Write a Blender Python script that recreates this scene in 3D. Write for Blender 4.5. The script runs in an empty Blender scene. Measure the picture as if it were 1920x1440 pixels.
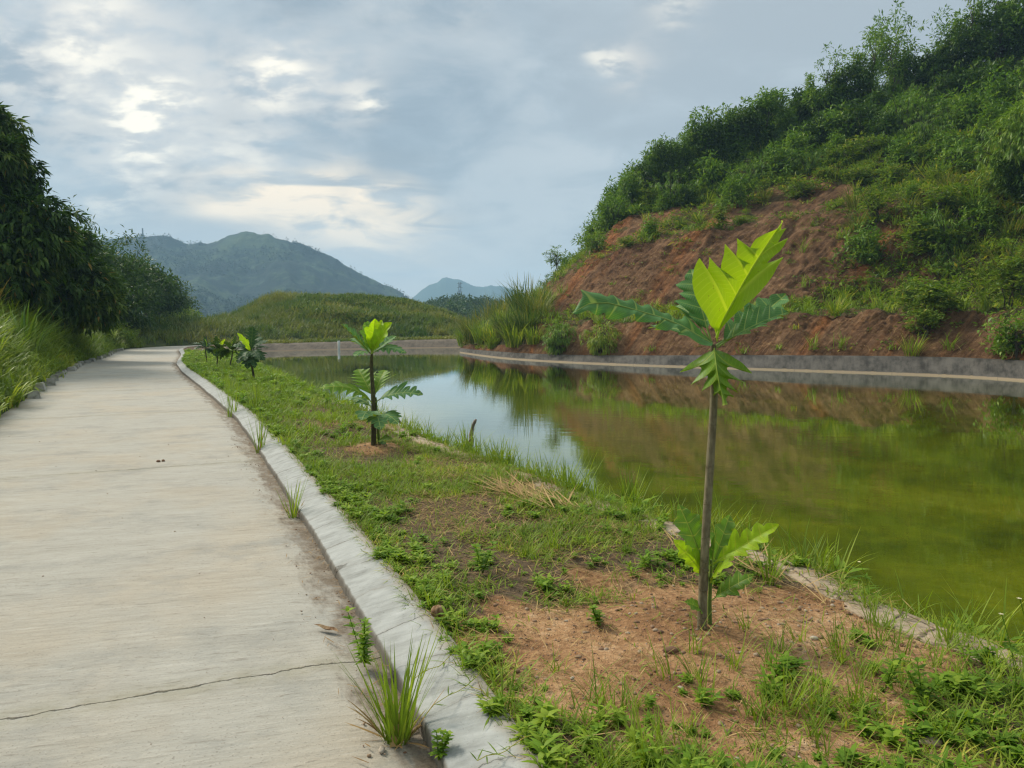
import bpy, math
import numpy as np
from mathutils import Vector
R = math.radians
sc = bpy.context.scene
col = sc.collection

# ------------------------------------------------------------------ camera
CAMH, PITCH, F = 1.5, R(4.28), 1442.0          # eye height, downward pitch, focal length in photo pixels
cam_d = bpy.data.cameras.new('camera'); cam = bpy.data.objects.new('camera', cam_d); col.objects.link(cam)
cam.location = (0, 0, CAMH); cam.rotation_euler = (R(90) - PITCH, 0, 0)
cam_d.sensor_width = 36.0; cam_d.lens = 36.0 * F / 1920.0
cam_d.clip_start = 0.05; cam_d.clip_end = 9000
sc.camera = cam
sc.view_settings.view_transform = 'Standard'; sc.view_settings.look = 'None'
sc.view_settings.exposure = 0.52; sc.view_settings.gamma = 1.0
sc.render.engine = 'CYCLES'
sc.cycles.max_bounces = 6; sc.cycles.diffuse_bounces = 3; sc.cycles.glossy_bounces = 2
sc.cycles.transmission_bounces = 4; sc.cycles.transparent_max_bounces = 6; sc.cycles.volume_bounces = 0
sc.cycles.use_fast_gi = False
sc.cycles.use_denoising = True; sc.cycles.denoiser = 'OPENIMAGEDENOISE'; sc.cycles.denoising_prefilter = 'ACCURATE'; sc.cycles.denoising_input_passes = 'RGB_ALBEDO_NORMAL'
sc.cycles.sample_clamp_indirect = 4.0; sc.cycles.filter_width = 1.3
sc.cycles.caustics_reflective = False; sc.cycles.caustics_refractive = False

cp, sp_ = math.cos(PITCH), math.sin(PITCH)
def ray(px, py):
    x = (px - 960.0) / F; yv = (720.0 - py) / F
    return np.array([x, cp + yv * sp_, -sp_ + yv * cp])
def aty(px, py, Y):
    d = ray(px, py); return np.array([0, 0, CAMH]) + d * (Y / d[1])
def atz(px, py, z):
    d = ray(px, py); return np.array([0, 0, CAMH]) + d * ((z - CAMH) / d[2])
def project(P):
    P = np.asarray(P, float); x = P[..., 0]; y = P[..., 1]; z = P[..., 2] - CAMH
    dep = y * cp - z * sp_; up = y * sp_ + z * cp
    dep = np.where(dep < 0.05, 0.05, dep)
    return 960 + F * x / dep, 720 - F * up / dep, dep

# ------------------------------------------------------------------ node helpers
class G:
    def __init__(s, nt): s.nt = nt; s.L = nt.links
    def n(s, t, **kw):
        nd = s.nt.nodes.new(t)
        for k, v in kw.items():
            if k in ('ins',): continue
            setattr(nd, k, v)
        for k, v in kw.get('ins', {}).items(): s.put(nd.inputs[k], v)
        return nd
    def put(s, sock, v):
        if isinstance(v, bpy.types.NodeSocket): s.L.new(v, sock)
        elif isinstance(v, bpy.types.Node): s.L.new(v.outputs[0], sock)
        else:
            if sock.type == 'RGBA' and hasattr(v, '__len__') and len(v) == 3: v = (*v, 1)
            sock.default_value = v
    def m(s, op, a, b=None, c=None, clamp=False):
        nd = s.nt.nodes.new('ShaderNodeMath'); nd.operation = op; nd.use_clamp = clamp
        s.put(nd.inputs[0], a)
        if b is not None: s.put(nd.inputs[1], b)
        if c is not None: s.put(nd.inputs[2], c)
        return nd.outputs[0]
    def v(s, op, a, b=None):
        nd = s.nt.nodes.new('ShaderNodeVectorMath'); nd.operation = op
        s.put(nd.inputs[0], a)
        if b is not None: s.put(nd.inputs[1], b)
        return nd.outputs['Value'] if op in ('DOT_PRODUCT', 'LENGTH', 'DISTANCE') else nd.outputs[0]
    def mix(s, f, a, b, mode='MIX'):
        nd = s.nt.nodes.new('ShaderNodeMix'); nd.data_type = 'RGBA'; nd.blend_type = mode
        s.put(nd.inputs[0], f); s.put(nd.inputs[6], a); s.put(nd.inputs[7], b)
        return nd.outputs[2]
    def smooth(s, x, lo, hi, a=0.0, b=1.0):
        nd = s.nt.nodes.new('ShaderNodeMapRange'); nd.interpolation_type = 'SMOOTHSTEP'
        s.put(nd.inputs[0], x); nd.inputs[1].default_value = lo; nd.inputs[2].default_value = hi
        nd.inputs[3].default_value = a; nd.inputs[4].default_value = b
        return nd.outputs[0]
    def noise(s, vec, scale, detail=4, rough=0.55, dist=0.0, lac=2.0):
        nd = s.nt.nodes.new('ShaderNodeTexNoise')
        if vec is not None: s.put(nd.inputs['Vector'], vec)
        nd.inputs['Scale'].default_value = scale; nd.inputs['Detail'].default_value = detail
        nd.inputs['Roughness'].default_value = rough; nd.inputs['Distortion'].default_value = dist
        nd.inputs['Lacunarity'].default_value = lac
        return nd.outputs[0]
    def ramp(s, x, stops):
        nd = s.nt.nodes.new('ShaderNodeValToRGB'); s.put(nd.inputs[0], x)
        e = nd.color_ramp.elements
        while len(e) < len(stops): e.new(0.5)
        for k, (p, c) in zip(e, stops): k.position = p; k.color = (*c, 1) if len(c) == 3 else c
        return nd.outputs[0]
    def comb(s, x, y, z):
        nd = s.nt.nodes.new('ShaderNodeCombineXYZ')
        for i, q in enumerate((x, y, z)): s.put(nd.inputs[i], q)
        return nd.outputs[0]
    def sep(s, vec):
        nd = s.nt.nodes.new('ShaderNodeSeparateXYZ'); s.put(nd.inputs[0], vec); return nd.outputs
    def mapping(s, vec, scale=(1, 1, 1), rot=(0, 0, 0), loc=(0, 0, 0)):
        nd = s.nt.nodes.new('ShaderNodeMapping'); s.put(nd.inputs[0], vec)
        nd.inputs['Scale'].default_value = scale; nd.inputs['Rotation'].default_value = rot; nd.inputs['Location'].default_value = loc
        return nd.outputs[0]

# ------------------------------------------------------------------ world: overcast evening sky with breaks in the cloud
SUN_EL, SUN_AZ = R(40), R(-56)
world = bpy.data.worlds.new('World'); sc.world = world; world.use_nodes = True
w = G(world.node_tree); world.node_tree.nodes.clear()
tc = w.n('ShaderNodeTexCoord')
dirv = w.v('NORMALIZE', tc.outputs['Generated'])
dx, dy, dz = w.sep(dirv)
sky = w.n('ShaderNodeTexSky', sky_type='NISHITA', sun_disc=False)
sky.sun_elevation = SUN_EL; sky.sun_rotation = SUN_AZ
sky_col = w.mix(1.0, sky.outputs[0], (0.055, 0.055, 0.055), 'MULTIPLY')
# cloud sheet seen in perspective
zz = w.m('ADD', w.m('MAXIMUM', dz, 0.0), 0.30)
pv = w.comb(w.m('DIVIDE', dx, zz), w.m('DIVIDE', dy, zz), 0.0)
big = w.noise(w.mapping(pv, scale=(1.0, 1.0, 1), loc=(3.1, 0.7, 0)), 1.15, 4, 0.55, 0.25)
med = w.noise(w.mapping(pv, scale=(1.0, 1.2, 1), loc=(7.3, 2.2, 0)), 3.6, 6, 0.6, 0.4)
mixn = w.m('ADD', w.m('MULTIPLY', big, 0.62), w.m('MULTIPLY', med, 0.38))
tone = w.smooth(mixn, 0.41, 0.59)
cloud = w.ramp(tone, [(0.0, (0.19, 0.25, 0.315)), (0.45, (0.30, 0.375, 0.445)), (1.0, (0.50, 0.555, 0.595))])
# broad tonal shape: lighter to the right and at the top middle, dark bank in the middle
def lobe(px, py, k, vec=None):
    c = ray(px, py); c = c / np.linalg.norm(c)
    d = w.v('DOT_PRODUCT', dirv if vec is None else vec, tuple(c))
    return w.m('EXPONENT', w.m('MULTIPLY', w.m('SUBTRACT', d, 1.0), k))
def mul(a, b): return w.m('MULTIPLY', a, b)
lite = None
for px, py, k, a in ((1300, 60, 28, .50), (820, 470, 30, .45), (250, 330, 30, .22), (1250, 330, 40, .12), (1700, -60, 20, .3), (150, 60, 80, .18)):
    t = mul(lobe(px, py, k), a); lite = t if lite is None else w.m('ADD', lite, t)
dark = w.m('ADD', mul(lobe(800, 150, 60), .34), w.m('ADD', mul(lobe(1000, 330, 70), .22), mul(lobe(60, 150, 70), .16)))
shape = w.m('SUBTRACT', lite, dark)
cloud = w.mix(w.smooth(shape, -0.3, 0.55), w.mix(1.0, cloud, (0.80, 0.83, 0.86), 'MULTIPLY'), w.mix(0.45, cloud, (0.62, 0.68, 0.72)))
# ragged bright openings round the hidden sun
wob = w.noise(w.mapping(pv, loc=(1.0, 5.0, 0)), 2.2, 3, 0.55)
wob2 = w.noise(w.mapping(pv, loc=(9.0, 1.0, 0)), 2.2, 3, 0.55)
dwarp = w.v('NORMALIZE', w.v('ADD', dirv, w.comb(mul(w.m('SUBTRACT', wob, .5), .16), 0.0, mul(w.m('SUBTRACT', wob2, .5), .13))))
holes = None; soft = None
for px, py, k, a in ((265, 195, 650, .95), (345, 190, 900, .5), (160, 85, 900, .75), (300, 235, 1500, .5), (520, 150, 900, .85), (470, 180, 1500, .5), (650, 178, 1400, .75),
                     (245, 45, 900, .5), (20, 105, 600, .5), (420, 300, 1300, .55), (310, 300, 1500, .45), (235, 270, 1500, .5), (490, 300, 1600, .4),
                     (235, 370, 900, .5), (100, 190, 800, .35), (1160, 130, 3000, .5), (1190, 128, 4000, .5), (1270, 15, 1200, .45), (700, 10, 300, .2), (870, 10, 500, .25)):
    t = mul(lobe(px, py, k * 2.0, dwarp), a); holes = t if holes is None else w.m('ADD', holes, t)
    t = mul(lobe(px, py, k * .55), a); soft = t if soft is None else w.m('ADD', soft, t)
fine = w.noise(w.mapping(pv, scale=(1.0, 1.35, 1), loc=(2.0, 4.0, 0)), 10.5, 6, 0.55, 0.2)
halo = w.smooth(w.m('MULTIPLY', soft, w.smooth(fine, 0.30, 0.62, 0.25, 1.0)), 0.05, 1.1)
cloud = w.mix(w.m('MULTIPLY', halo, .58), cloud, (0.76, 0.73, 0.68))
hole = w.smooth(w.m('MULTIPLY', holes, w.smooth(fine, 0.36, 0.66, 0.0, 1.0)), 0.02, 1.0)
cloud = w.mix(1.0, cloud, (.90, .865, .825), 'MULTIPLY')
cloud = w.mix(hole, cloud, (1.05, 0.95, 0.77))
# warm glow low over the mountain, streaked level
lowv = w.v('MULTIPLY', dwarp, (1, 1, 2.6)); 
glow = None
for px, py, k, a in ((560, 385, 150, .9), (470, 370, 260, .6), (700, 400, 170, .6), (640, 440, 160, .5), (740, 500, 60, .35)):
    c = ray(px, py); c = c / np.linalg.norm(c); c = c * np.array([1, 1, 2.6])
    dd = w.v('DISTANCE', lowv, tuple(c)); t = mul(w.m('EXPONENT', mul(mul(dd, dd), -k)), a)
    glow = t if glow is None else w.m('ADD', glow, t)
streak = w.noise(w.mapping(dirv, scale=(3.5, 3.5, 15)), 2.6, 5, 0.55, 0.6)
glow = w.m('MULTIPLY', glow, w.smooth(streak, 0.36, 0.60, 0.15, 1.0))
cloud = w.mix(w.m('MINIMUM', w.m('MULTIPLY', glow, .85), 0.95), cloud, (1.15, 0.92, 0.64))
# pale band at the horizon
cloud = w.mix(w.smooth(dz, 0.0, 0.17, 0.80, 0.0), cloud, (0.86, 0.81, 0.74))
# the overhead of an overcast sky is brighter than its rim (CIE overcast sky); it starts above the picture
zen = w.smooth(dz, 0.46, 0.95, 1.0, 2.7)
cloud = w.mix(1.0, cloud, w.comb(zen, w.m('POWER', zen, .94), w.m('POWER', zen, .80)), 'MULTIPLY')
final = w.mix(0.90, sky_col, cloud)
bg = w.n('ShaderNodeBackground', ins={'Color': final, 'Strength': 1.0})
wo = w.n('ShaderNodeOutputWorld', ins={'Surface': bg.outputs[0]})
world.cycles.sampling_method = 'MANUAL'; world.cycles.sample_map_resolution = 512

sun_d = bpy.data.lights.new('sun', 'SUN'); sun = bpy.data.objects.new('sun', sun_d); col.objects.link(sun)
sun_d.energy = 3.3; sun_d.angle = R(16); sun_d.color = (1.0, 0.93, 0.80)
sd = Vector((math.sin(SUN_AZ) * math.cos(SUN_EL), math.cos(SUN_AZ) * math.cos(SUN_EL), math.sin(SUN_EL)))
sun.rotation_euler = sd.to_track_quat('Z', 'Y').to_euler()

# ------------------------------------------------------------------ numpy noise
rng = np.random.default_rng(11)
def _h(ix, iy, iz, s):
    n = (ix.astype(np.int64) * 374761393 + iy.astype(np.int64) * 668265263 + iz.astype(np.int64) * 2147483647 + s * 144665) & 0x7fffffff
    n = (n ^ (n >> 13)) * 1274126177 & 0x7fffffff
    n = (n ^ (n >> 16)) * 668265263 & 0x7fffffff
    return ((n ^ (n >> 15)) & 0xffff) / 65535.0
def vnoise(x, y, z=None, s=0):
    x = np.asarray(x, float); y = np.asarray(y, float); z = np.zeros_like(x) if z is None else np.asarray(z, float)
    x0, y0, z0 = np.floor(x), np.floor(y), np.floor(z); fx, fy, fz = x - x0, y - y0, z - z0
    fx, fy, fz = [q * q * (3 - 2 * q) for q in (fx, fy, fz)]
    out = 0
    for a in (0, 1):
        for b in (0, 1):
            for c in (0, 1):
                out = out + _h(x0 + a, y0 + b, z0 + c, s) * (fx if a else 1 - fx) * (fy if b else 1 - fy) * (fz if c else 1 - fz)
    return out
def fbm(x, y, z=None, o=4, s=0, rough=0.5):
    t = 0; a = 1.0; n = 0; f = 1.0
    for i in range(o):
        t = t + a * vnoise(np.asarray(x) * f, np.asarray(y) * f, None if z is None else np.asarray(z) * f, s + i * 17); n += a; a *= rough; f *= 2.03
    return t / n
def sstep(x, a, b):
    t = np.clip((np.asarray(x, float) - a) / (b - a), 0, 1); return t * t * (3 - 2 * t)
def nrm(v):
    return v / np.maximum(np.linalg.norm(v, axis=-1, keepdims=True), 1e-9)

# ------------------------------------------------------------------ mesh building
class MB:
    def __init__(s): s.V = []; s.T = []; s.U = []; s.F3 = []; s.F4 = []; s.n = 0
    def add(s, V, F3=None, F4=None, tint=0.5, uv=None):
        V = np.asarray(V, float).reshape(-1, 3); k = len(V)
        if k == 0: return s
        s.V.append(V); s.T.append(np.broadcast_to(np.asarray(tint, float), (k,)))
        s.U.append(np.zeros((k, 3)) if uv is None else np.asarray(uv, float).reshape(-1, 3))
        if F3 is not None and len(F3): s.F3.append(np.asarray(F3, np.int64).reshape(-1, 3) + s.n)
        if F4 is not None and len(F4): s.F4.append(np.asarray(F4, np.int64).reshape(-1, 4) + s.n)
        s.n += k; return s
    def arrays(s):
        V = np.concatenate(s.V); T = np.concatenate(s.T); U = np.concatenate(s.U)
        F3 = np.concatenate(s.F3) if s.F3 else np.zeros((0, 3), np.int64)
        F4 = np.concatenate(s.F4) if s.F4 else np.zeros((0, 4), np.int64)
        return V, T, U, F3, F4
    def mesh(s, name, mat, smooth=True):
        V, T, U, F3, F4 = s.arrays()
        me = bpy.data.meshes.new(name)
        me.vertices.add(len(V)); me.vertices.foreach_set('co', V.astype(np.float32).ravel())
        nl = len(F3) * 3 + len(F4) * 4; me.loops.add(nl)
        me.loops.foreach_set('vertex_index', np.concatenate([F3.ravel(), F4.ravel()]).astype(np.int32))
        st = np.concatenate([np.arange(len(F3)) * 3, len(F3) * 3 + np.arange(len(F4)) * 4]).astype(np.int32)
        me.polygons.add(len(st)); me.polygons.foreach_set('loop_start', st)
        me.polygons.foreach_set('loop_total', np.concatenate([np.full(len(F3), 3), np.full(len(F4), 4)]).astype(np.int32))
        if smooth: me.polygons.foreach_set('use_smooth', np.ones(len(st), bool))
        me.update(calc_edges=True)
        a = me.attributes.new('tint', 'FLOAT', 'POINT'); a.data.foreach_set('value', T.astype(np.float32))
        a = me.attributes.new('uvm', 'FLOAT_VECTOR', 'POINT'); a.data.foreach_set('vector', U.astype(np.float32).ravel())
        if mat: me.materials.append(mat)
        return me
    def build(s, name, mat, parent=None, smooth=True, origin=None):
        if origin is not None:
            s.V = [v - np.asarray(origin, float) for v in s.V]
        o = bpy.data.objects.new(name, s.mesh(name, mat, smooth)); col.objects.link(o)
        if parent is not None: o.parent = parent
        elif origin is not None: o.location = tuple(origin)
        return o
def tag(o, label=None, cat=None, group=None, kind=None):
    if label: o['label'] = label
    if cat: o['category'] = cat
    if group: o['group'] = group
    if kind: o['kind'] = kind
    return o
def empty(name, loc, rz=0.0, **kw):
    o = bpy.data.objects.new(name, None); col.objects.link(o); o.location = tuple(loc); o.rotation_euler = (0, 0, rz)
    o.empty_display_size = 0.2
    return tag(o, **kw)
def dup(root, loc, rz=0.0, scale=1.0, label=None, group=None):
    r = root.copy(); col.objects.link(r); r.location = tuple(loc); r.rotation_euler = (0, 0, rz)
    r.scale = (scale,) * 3 if np.isscalar(scale) else tuple(scale)
    if label: r['label'] = label
    if group: r['group'] = group
    for ch in list(root.children):
        c = ch.copy(); col.objects.link(c); c.parent = r
        for g in list(ch.children):
            d = g.copy(); col.objects.link(d); d.parent = c
    return r

def grid_faces(nv, nu, wrap=False):
    i = np.arange(nv - 1)[:, None]; j = np.arange(nu if wrap else nu - 1)[None, :]; j2 = (j + 1) % nu
    a = i * nu + j; b = i * nu + j2; c = (i + 1) * nu + j2; d = (i + 1) * nu + j
    return np.stack([a, b, c, d], -1).reshape(-1, 4)
def tube(mb, pts, rad, seg=8, tint=0.5, cap=True, wob=0.0):
    pts = np.asarray(pts, float); n = len(pts); rad = np.broadcast_to(np.asarray(rad, float), (n,))
    tg = nrm(np.gradient(pts, axis=0)); ref = np.array([0, 0, 1.0]) if abs(tg[0, 2]) < .9 else np.array([1.0, 0, 0])
    a = nrm(np.cross(tg, ref)); b = np.cross(tg, a)
    th = np.arange(seg) / seg * 2 * math.pi
    rr = rad[:, None] * (1 + (wob * (rng.random((n, seg)) - .5) if wob else 0))
    V = pts[:, None] + rr[..., None] * (np.cos(th)[None, :, None] * a[:, None] + np.sin(th)[None, :, None] * b[:, None])
    L = np.concatenate([[0], np.cumsum(np.linalg.norm(np.diff(pts, axis=0), axis=1))])
    U = np.stack([np.broadcast_to(L[:, None], (n, seg)), np.broadcast_to(th[None] / 6.283, (n, seg)), np.zeros((n, seg))], -1)
    mb.add(V, F4=grid_faces(n, seg, True), tint=tint, uv=U)
    if cap:
        for k, P in ((0, pts[0]), (n - 1, pts[-1])):
            ring = V[k]; F = [(0, 1 + (j + 1) % seg, 1 + j) for j in range(seg)]
            mb.add(np.concatenate([P[None], ring]), F3=F, tint=tint)
def blades(mb, base, az, length, width, lean, bend, seg=4, prof='grass', tint=None, twist=0.0, fold=0.0):
    n = len(base); base = np.asarray(base, float)
    az, length, width, lean, bend = [np.broadcast_to(np.asarray(q, float), (n,)) for q in (az, length, width, lean, bend)]
    t = np.linspace(0, 1, seg + 1)
    ang = lean[:, None] + bend[:, None] * t[None]                   # from vertical
    dl = length[:, None] / seg
    h = np.concatenate([np.zeros((n, 1)), np.cumsum(np.sin(ang[:, :-1] * .5 + ang[:, 1:] * .5) * dl, 1)], 1)
    z = np.concatenate([np.zeros((n, 1)), np.cumsum(np.cos(ang[:, :-1] * .5 + ang[:, 1:] * .5) * dl, 1)], 1)
    c = base[:, None] + np.stack([np.cos(az)[:, None] * h, np.sin(az)[:, None] * h, z], -1)
    wp = {'grass': 1 - t ** 2.2, 'lance': np.sin(np.pi * np.clip(t, 0.03, 1) ** .75), 'reed': np.minimum(1, 2.2 * t + .45) * (1 - t ** 3)}[prof]
    tw = az + math.pi / 2 + twist * (rng.random(n) - .5)
    sd_ = np.stack([np.cos(tw), np.sin(tw), np.zeros(n)], -1)[:, None] * (width[:, None] * .5 * wp[None])[..., None]
    if tint is None: tint = rng.random(n)
    V = np.stack([c - sd_, c + sd_], 2)                             # n, seg+1, 2
    k = (seg + 1) * 2; o = (np.arange(n) * k)[:, None]
    q = np.arange(seg)[None] * 2
    F = np.stack([o + q, o + q + 1, o + q + 3, o + q + 2], -1).reshape(-1, 4)
    U = np.stack([np.broadcast_to(t[None, :, None], (n, seg + 1, 2)), np.broadcast_to(np.array([-1., 1.]), (n, seg + 1, 2)), np.zeros((n, seg + 1, 2))], -1)
    mb.add(V.reshape(-1, 3), F4=F, tint=np.repeat(np.broadcast_to(tint, (n,)), k), uv=U.reshape(-1, 3))
def leaves(mb, base, d, up, length, width, droop=0.25, tint=None, six=True, fold=0.15):
    n = len(base); d = nrm(d); side = nrm(np.cross(d, up)); nn = np.cross(side, d)
    length = np.broadcast_to(np.asarray(length, float), (n,))[:, None]; width = np.broadcast_to(np.asarray(width, float), (n,))[:, None]
    if tint is None: tint = rng.random(n)
    tint = np.broadcast_to(tint, (n,))
    def pt(t, s): return base + d * length * t - nn * length * droop * t * t + side * width * s * .5 + nn * width * abs(s) * fold
    if six:
        V = np.stack([pt(0, 0), pt(.3, 1), pt(.3, -1), pt(.65, .72), pt(.65, -.72), pt(1, 0)], 1); k = 6
        o = (np.arange(n) * 6)[:, None]
        F3 = np.concatenate([o + np.array([[0, 1, 2]]), o + np.array([[4, 3, 5]])]); F4 = o + np.array([[2, 1, 3, 4]])
    else:
        V = np.stack([pt(0, 0), pt(.45, 1), pt(1, 0), pt(.45, -1)], 1); k = 4
        o = (np.arange(n) * 4)[:, None]; F3 = None; F4 = o + np.array([[0, 1, 2, 3]])
    mb.add(V.reshape(-1, 3), F3=F3, F4=F4, tint=np.repeat(tint, k))
def stamp(mb, tpl, pos, rz, scale, tint_shift=None):
    V, T, U, F3, F4 = tpl; n = len(pos); c, s = np.cos(rz), np.sin(rz)
    scale = np.broadcast_to(np.asarray(scale, float), (n,))
    X = (V[None, :, 0] * c[:, None] - V[None, :, 1] * s[:, None]) * scale[:, None] + pos[:, None, 0]
    Y = (V[None, :, 0] * s[:, None] + V[None, :, 1] * c[:, None]) * scale[:, None] + pos[:, None, 1]
    Z = V[None, :, 2] * scale[:, None] + pos[:, None, 2]
    o = (np.arange(n) * len(V))[:, None, None]
    t = np.broadcast_to(T[None], (n, len(V)))
    if tint_shift is not None: t = np.clip(t + np.asarray(tint_shift)[:, None], 0, 1)
    mb.add(np.stack([X, Y, Z], -1).reshape(-1, 3), F3=(F3[None] + o).reshape(-1, 3), F4=(F4[None] + o).reshape(-1, 4), tint=t.reshape(-1))
def rand_dir(n):
    return nrm(rng.normal(size=(n, 3)))

# ------------------------------------------------------------------ materials
def new_mat(name):
    m = bpy.data.materials.new(name); m.use_nodes = True; m.node_tree.nodes.clear(); g = G(m.node_tree)
    return m, g
def finish(m, g, surf, disp=None):
    g.n('ShaderNodeOutputMaterial', ins={'Surface': surf}); return m
def attr(g, name): 
    return g.n('ShaderNodeAttribute', attribute_name=name)
def leaf_mat(name, stops, trans=0.3, rough=0.55, gloss=0.2, patch=None, back=None):
    m, g = new_mat(name)
    c = g.ramp(attr(g, 'tint').outputs['Fac'], [(p_, (q_[0] * 1.16, q_[1] * 1.0, q_[2] * .72)) for p_, q_ in stops])
    if patch:                                          # plants of another hue growing through in patches
        nz = g.noise(g.n('ShaderNodeNewGeometry').outputs['Position'], patch[0], 3, .5)
        c = g.mix(g.smooth(nz, .42, .62), c, g.mix(1.0, c, patch[1], 'MULTIPLY'))
    p = g.n('ShaderNodeBsdfPrincipled', ins={'Base Color': c, 'Roughness': rough, 'Specular IOR Level': gloss})
    tcol = g.mix(1.0, c, (1.25, 1.35, 0.55), 'MULTIPLY')
    t = g.n('ShaderNodeBsdfTranslucent', ins={'Color': tcol})
    mx = g.n('ShaderNodeMixShader', ins={0: trans, 1: p.outputs[0], 2: t.outputs[0]})
    return finish(m, g, mx.outputs[0])
def bark_mat(name, c1, c2, scale=30):
    m, g = new_mat(name); P = g.n('ShaderNodeTexCoord').outputs['Object']
    n = g.noise(g.mapping(P, scale=(1, 1, .35)), scale, 5, .6); c = g.mix(g.smooth(n, .3, .7), c1, c2)
    b = g.n('ShaderNodeBump', ins={'Height': n, 'Strength': .5, 'Distance': .01})
    p = g.n('ShaderNodeBsdfPrincipled', ins={'Base Color': c, 'Roughness': .85, 'Normal': b.outputs[0], 'Specular IOR Level': .2})
    return finish(m, g, p.outputs[0])

M = {}
def sapling_bark(name, c1, c2):
    m, g = new_mat(name); P = g.n('ShaderNodeTexCoord').outputs['Object']; x, y, _ = g.sep(attr(g, 'uvm').outputs['Vector'])
    n = g.noise(g.mapping(P, scale=(1, 1, .3)), 55, 5, .65); big = g.noise(g.mapping(P, scale=(1, 1, .6)), 9, 4, .6)
    ring = g.m('ABSOLUTE', g.m('SUBTRACT', g.m('FRACT', g.m('ADD', g.m('MULTIPLY', x, 7.0), g.m('MULTIPLY', g.noise(P, 7, 4, .6), 3.4))), .5)); scar = g.smooth(ring, .02, .07, 1, 0)
    c = g.mix(g.smooth(g.m('ADD', g.m('MULTIPLY', n, .5), g.m('MULTIPLY', big, .5)), .38, .62), c1, c2); c = g.mix(g.m('MULTIPLY', scar, .28), c, [k * .5 for k in c1]); c = g.mix(g.smooth(big, .6, .72, 0, .5), c, [.32, .31, .25])
    b = g.n('ShaderNodeBump', ins={'Height': g.m('ADD', n, g.m('MULTIPLY', scar, .8)), 'Strength': .7, 'Distance': .004})
    return finish(m, g, g.n('ShaderNodeBsdfPrincipled', ins={'Base Color': c, 'Roughness': .8, 'Normal': b.outputs[0], 'Specular IOR Level': .2}).outputs[0])
M['bark'] = bark_mat('bark', (.055, .045, .032), (.11, .095, .07), 14)
M['grass'] = leaf_mat('grass_blades', [(0, (0.093, 0.165, 0.025)), (.55, (0.175, 0.290, 0.038)), (.85, (0.288, 0.388, 0.061)), (1, (0.555, 0.426, 0.156))], .35, .55)
M['weed'] = leaf_mat('weed_leaves', [(0, (.075, .175, .018)), (.6, (.145, .285, .028)), (1, (.24, .37, .05))], .38, .55)
M['straw'] = leaf_mat('dry_straw', [(0, (.12, .075, .04)), (.5, (.25, .18, .10)), (1, (.42, .33, .20))], .1, .8, .2)
M['reed'] = leaf_mat('reed_blades', [(0, (0.091, 0.172, 0.028)), (.6, (0.183, 0.293, 0.043)), (.9, (0.329, 0.414, 0.078)), (1, (0.549, 0.431, 0.171))], .35, .5)
M['mound'] = leaf_mat('mound_grass', [(0, (.07, .13, .036)), (.5, (.14, .18, .054)), (.85, (.24, .25, .09)), (1, (.34, .27, .14))], .3, .6, .2, patch=(.22, (.55, .78, .65)))
M['mound_dark'] = leaf_mat('mound_shrub_leaves', [(0, (0.033, 0.074, 0.019)), (1, (0.108, 0.180, 0.038))], .25, .6)
M['shrub'] = leaf_mat('shrub_leaves', [(0, (0.053, 0.134, 0.024)), (.6, (0.122, 0.240, 0.041)), (1, (0.243, 0.367, 0.073))], .3, .5)
M['shrub_lite'] = leaf_mat('yellow_green_leaves', [(0, (.055, .125, .022)), (.5, (.11, .20, .034)), (.85, (.19, .27, .05)), (1, (.30, .28, .08))], .35, .55)
M['tree_dark'] = leaf_mat('dark_tree_leaves', [(0, (0.025, 0.066, 0.014)), (.6, (0.058, 0.129, 0.021)), (1, (0.124, 0.195, 0.035))], .22, .5)
M['tree_far'] = leaf_mat('far_tree_leaves', [(0, (0.030, 0.072, 0.019)), (.6, (0.061, 0.122, 0.029)), (1, (0.106, 0.157, 0.039))], .2, .6)
M['bamboo'] = leaf_mat('bamboo_leaves', [(0, (0.018, 0.052, 0.010)), (.6, (0.047, 0.111, 0.018)), (.95, (0.091, 0.156, 0.029)), (1, (0.286, 0.221, 0.065))], .25, .45)
M['bamboo_lite'] = leaf_mat('light_bamboo_leaves', [(0, (0.068, 0.156, 0.027)), (.6, (0.146, 0.276, 0.050)), (1, (0.273, 0.386, 0.083))], .3, .45)
M['mtn_tree'] = leaf_mat('mountain_trees', [(0, (.010, .030, .014)), (1, (.022, .05, .02))], .15, .7, .1)
M['tree_mid'] = leaf_mat('mid_tree_leaves', [(0, (.022, .062, .012)), (.6, (.05, .115, .02)), (1, (.10, .17, .035))], .25, .55)
M['bamboo'] = leaf_mat('thicket_leaves', [(0, (.020, .060, .010)), (.6, (.055, .125, .020)), (.93, (.12, .19, .035)), (1, (.28, .22, .07))], .27, .5)
# ------------------------------------------------------------------ the road's right edge as a path; everything along it uses (s, o) = (along, to the right)
kb = [(806, 1413), (712, 1222), (626, 1067), (565, 973), (493, 859), (444, 788), (382, 732), (340, 698), (330, 683)]
KP = [(3.3, -6.0), (1.9, -2.8), (0.74, 0.0)] + [tuple(atz(x, y, 0)[:2]) for x, y in kb] + [(-17.2, 40.0), (-20.6, 47.5), (-22.4, 52.5), (-22.8, 57.5), (-21.2, 63), (-16.5, 68.5), (-9, 74), (1, 80), (12, 84)]
KP = np.array(KP)
_L = np.concatenate([[0], np.cumsum(np.linalg.norm(np.diff(KP, axis=0), axis=1))])
_s = np.arange(0, _L[-1], 0.05)
PX = np.stack([np.interp(_s, _L, KP[:, k]) for k in (0, 1)], 1)
_ker = np.hanning(61); _ker /= _ker.sum()
for _ in range(2):
    pad = np.concatenate([2 * PX[0] - PX[1:31][::-1], PX, 2 * PX[-1] - PX[-31:-1][::-1]])
    PX = np.stack([np.convolve(pad[:, k], _ker, 'valid') for k in (0, 1)], 1)
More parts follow.
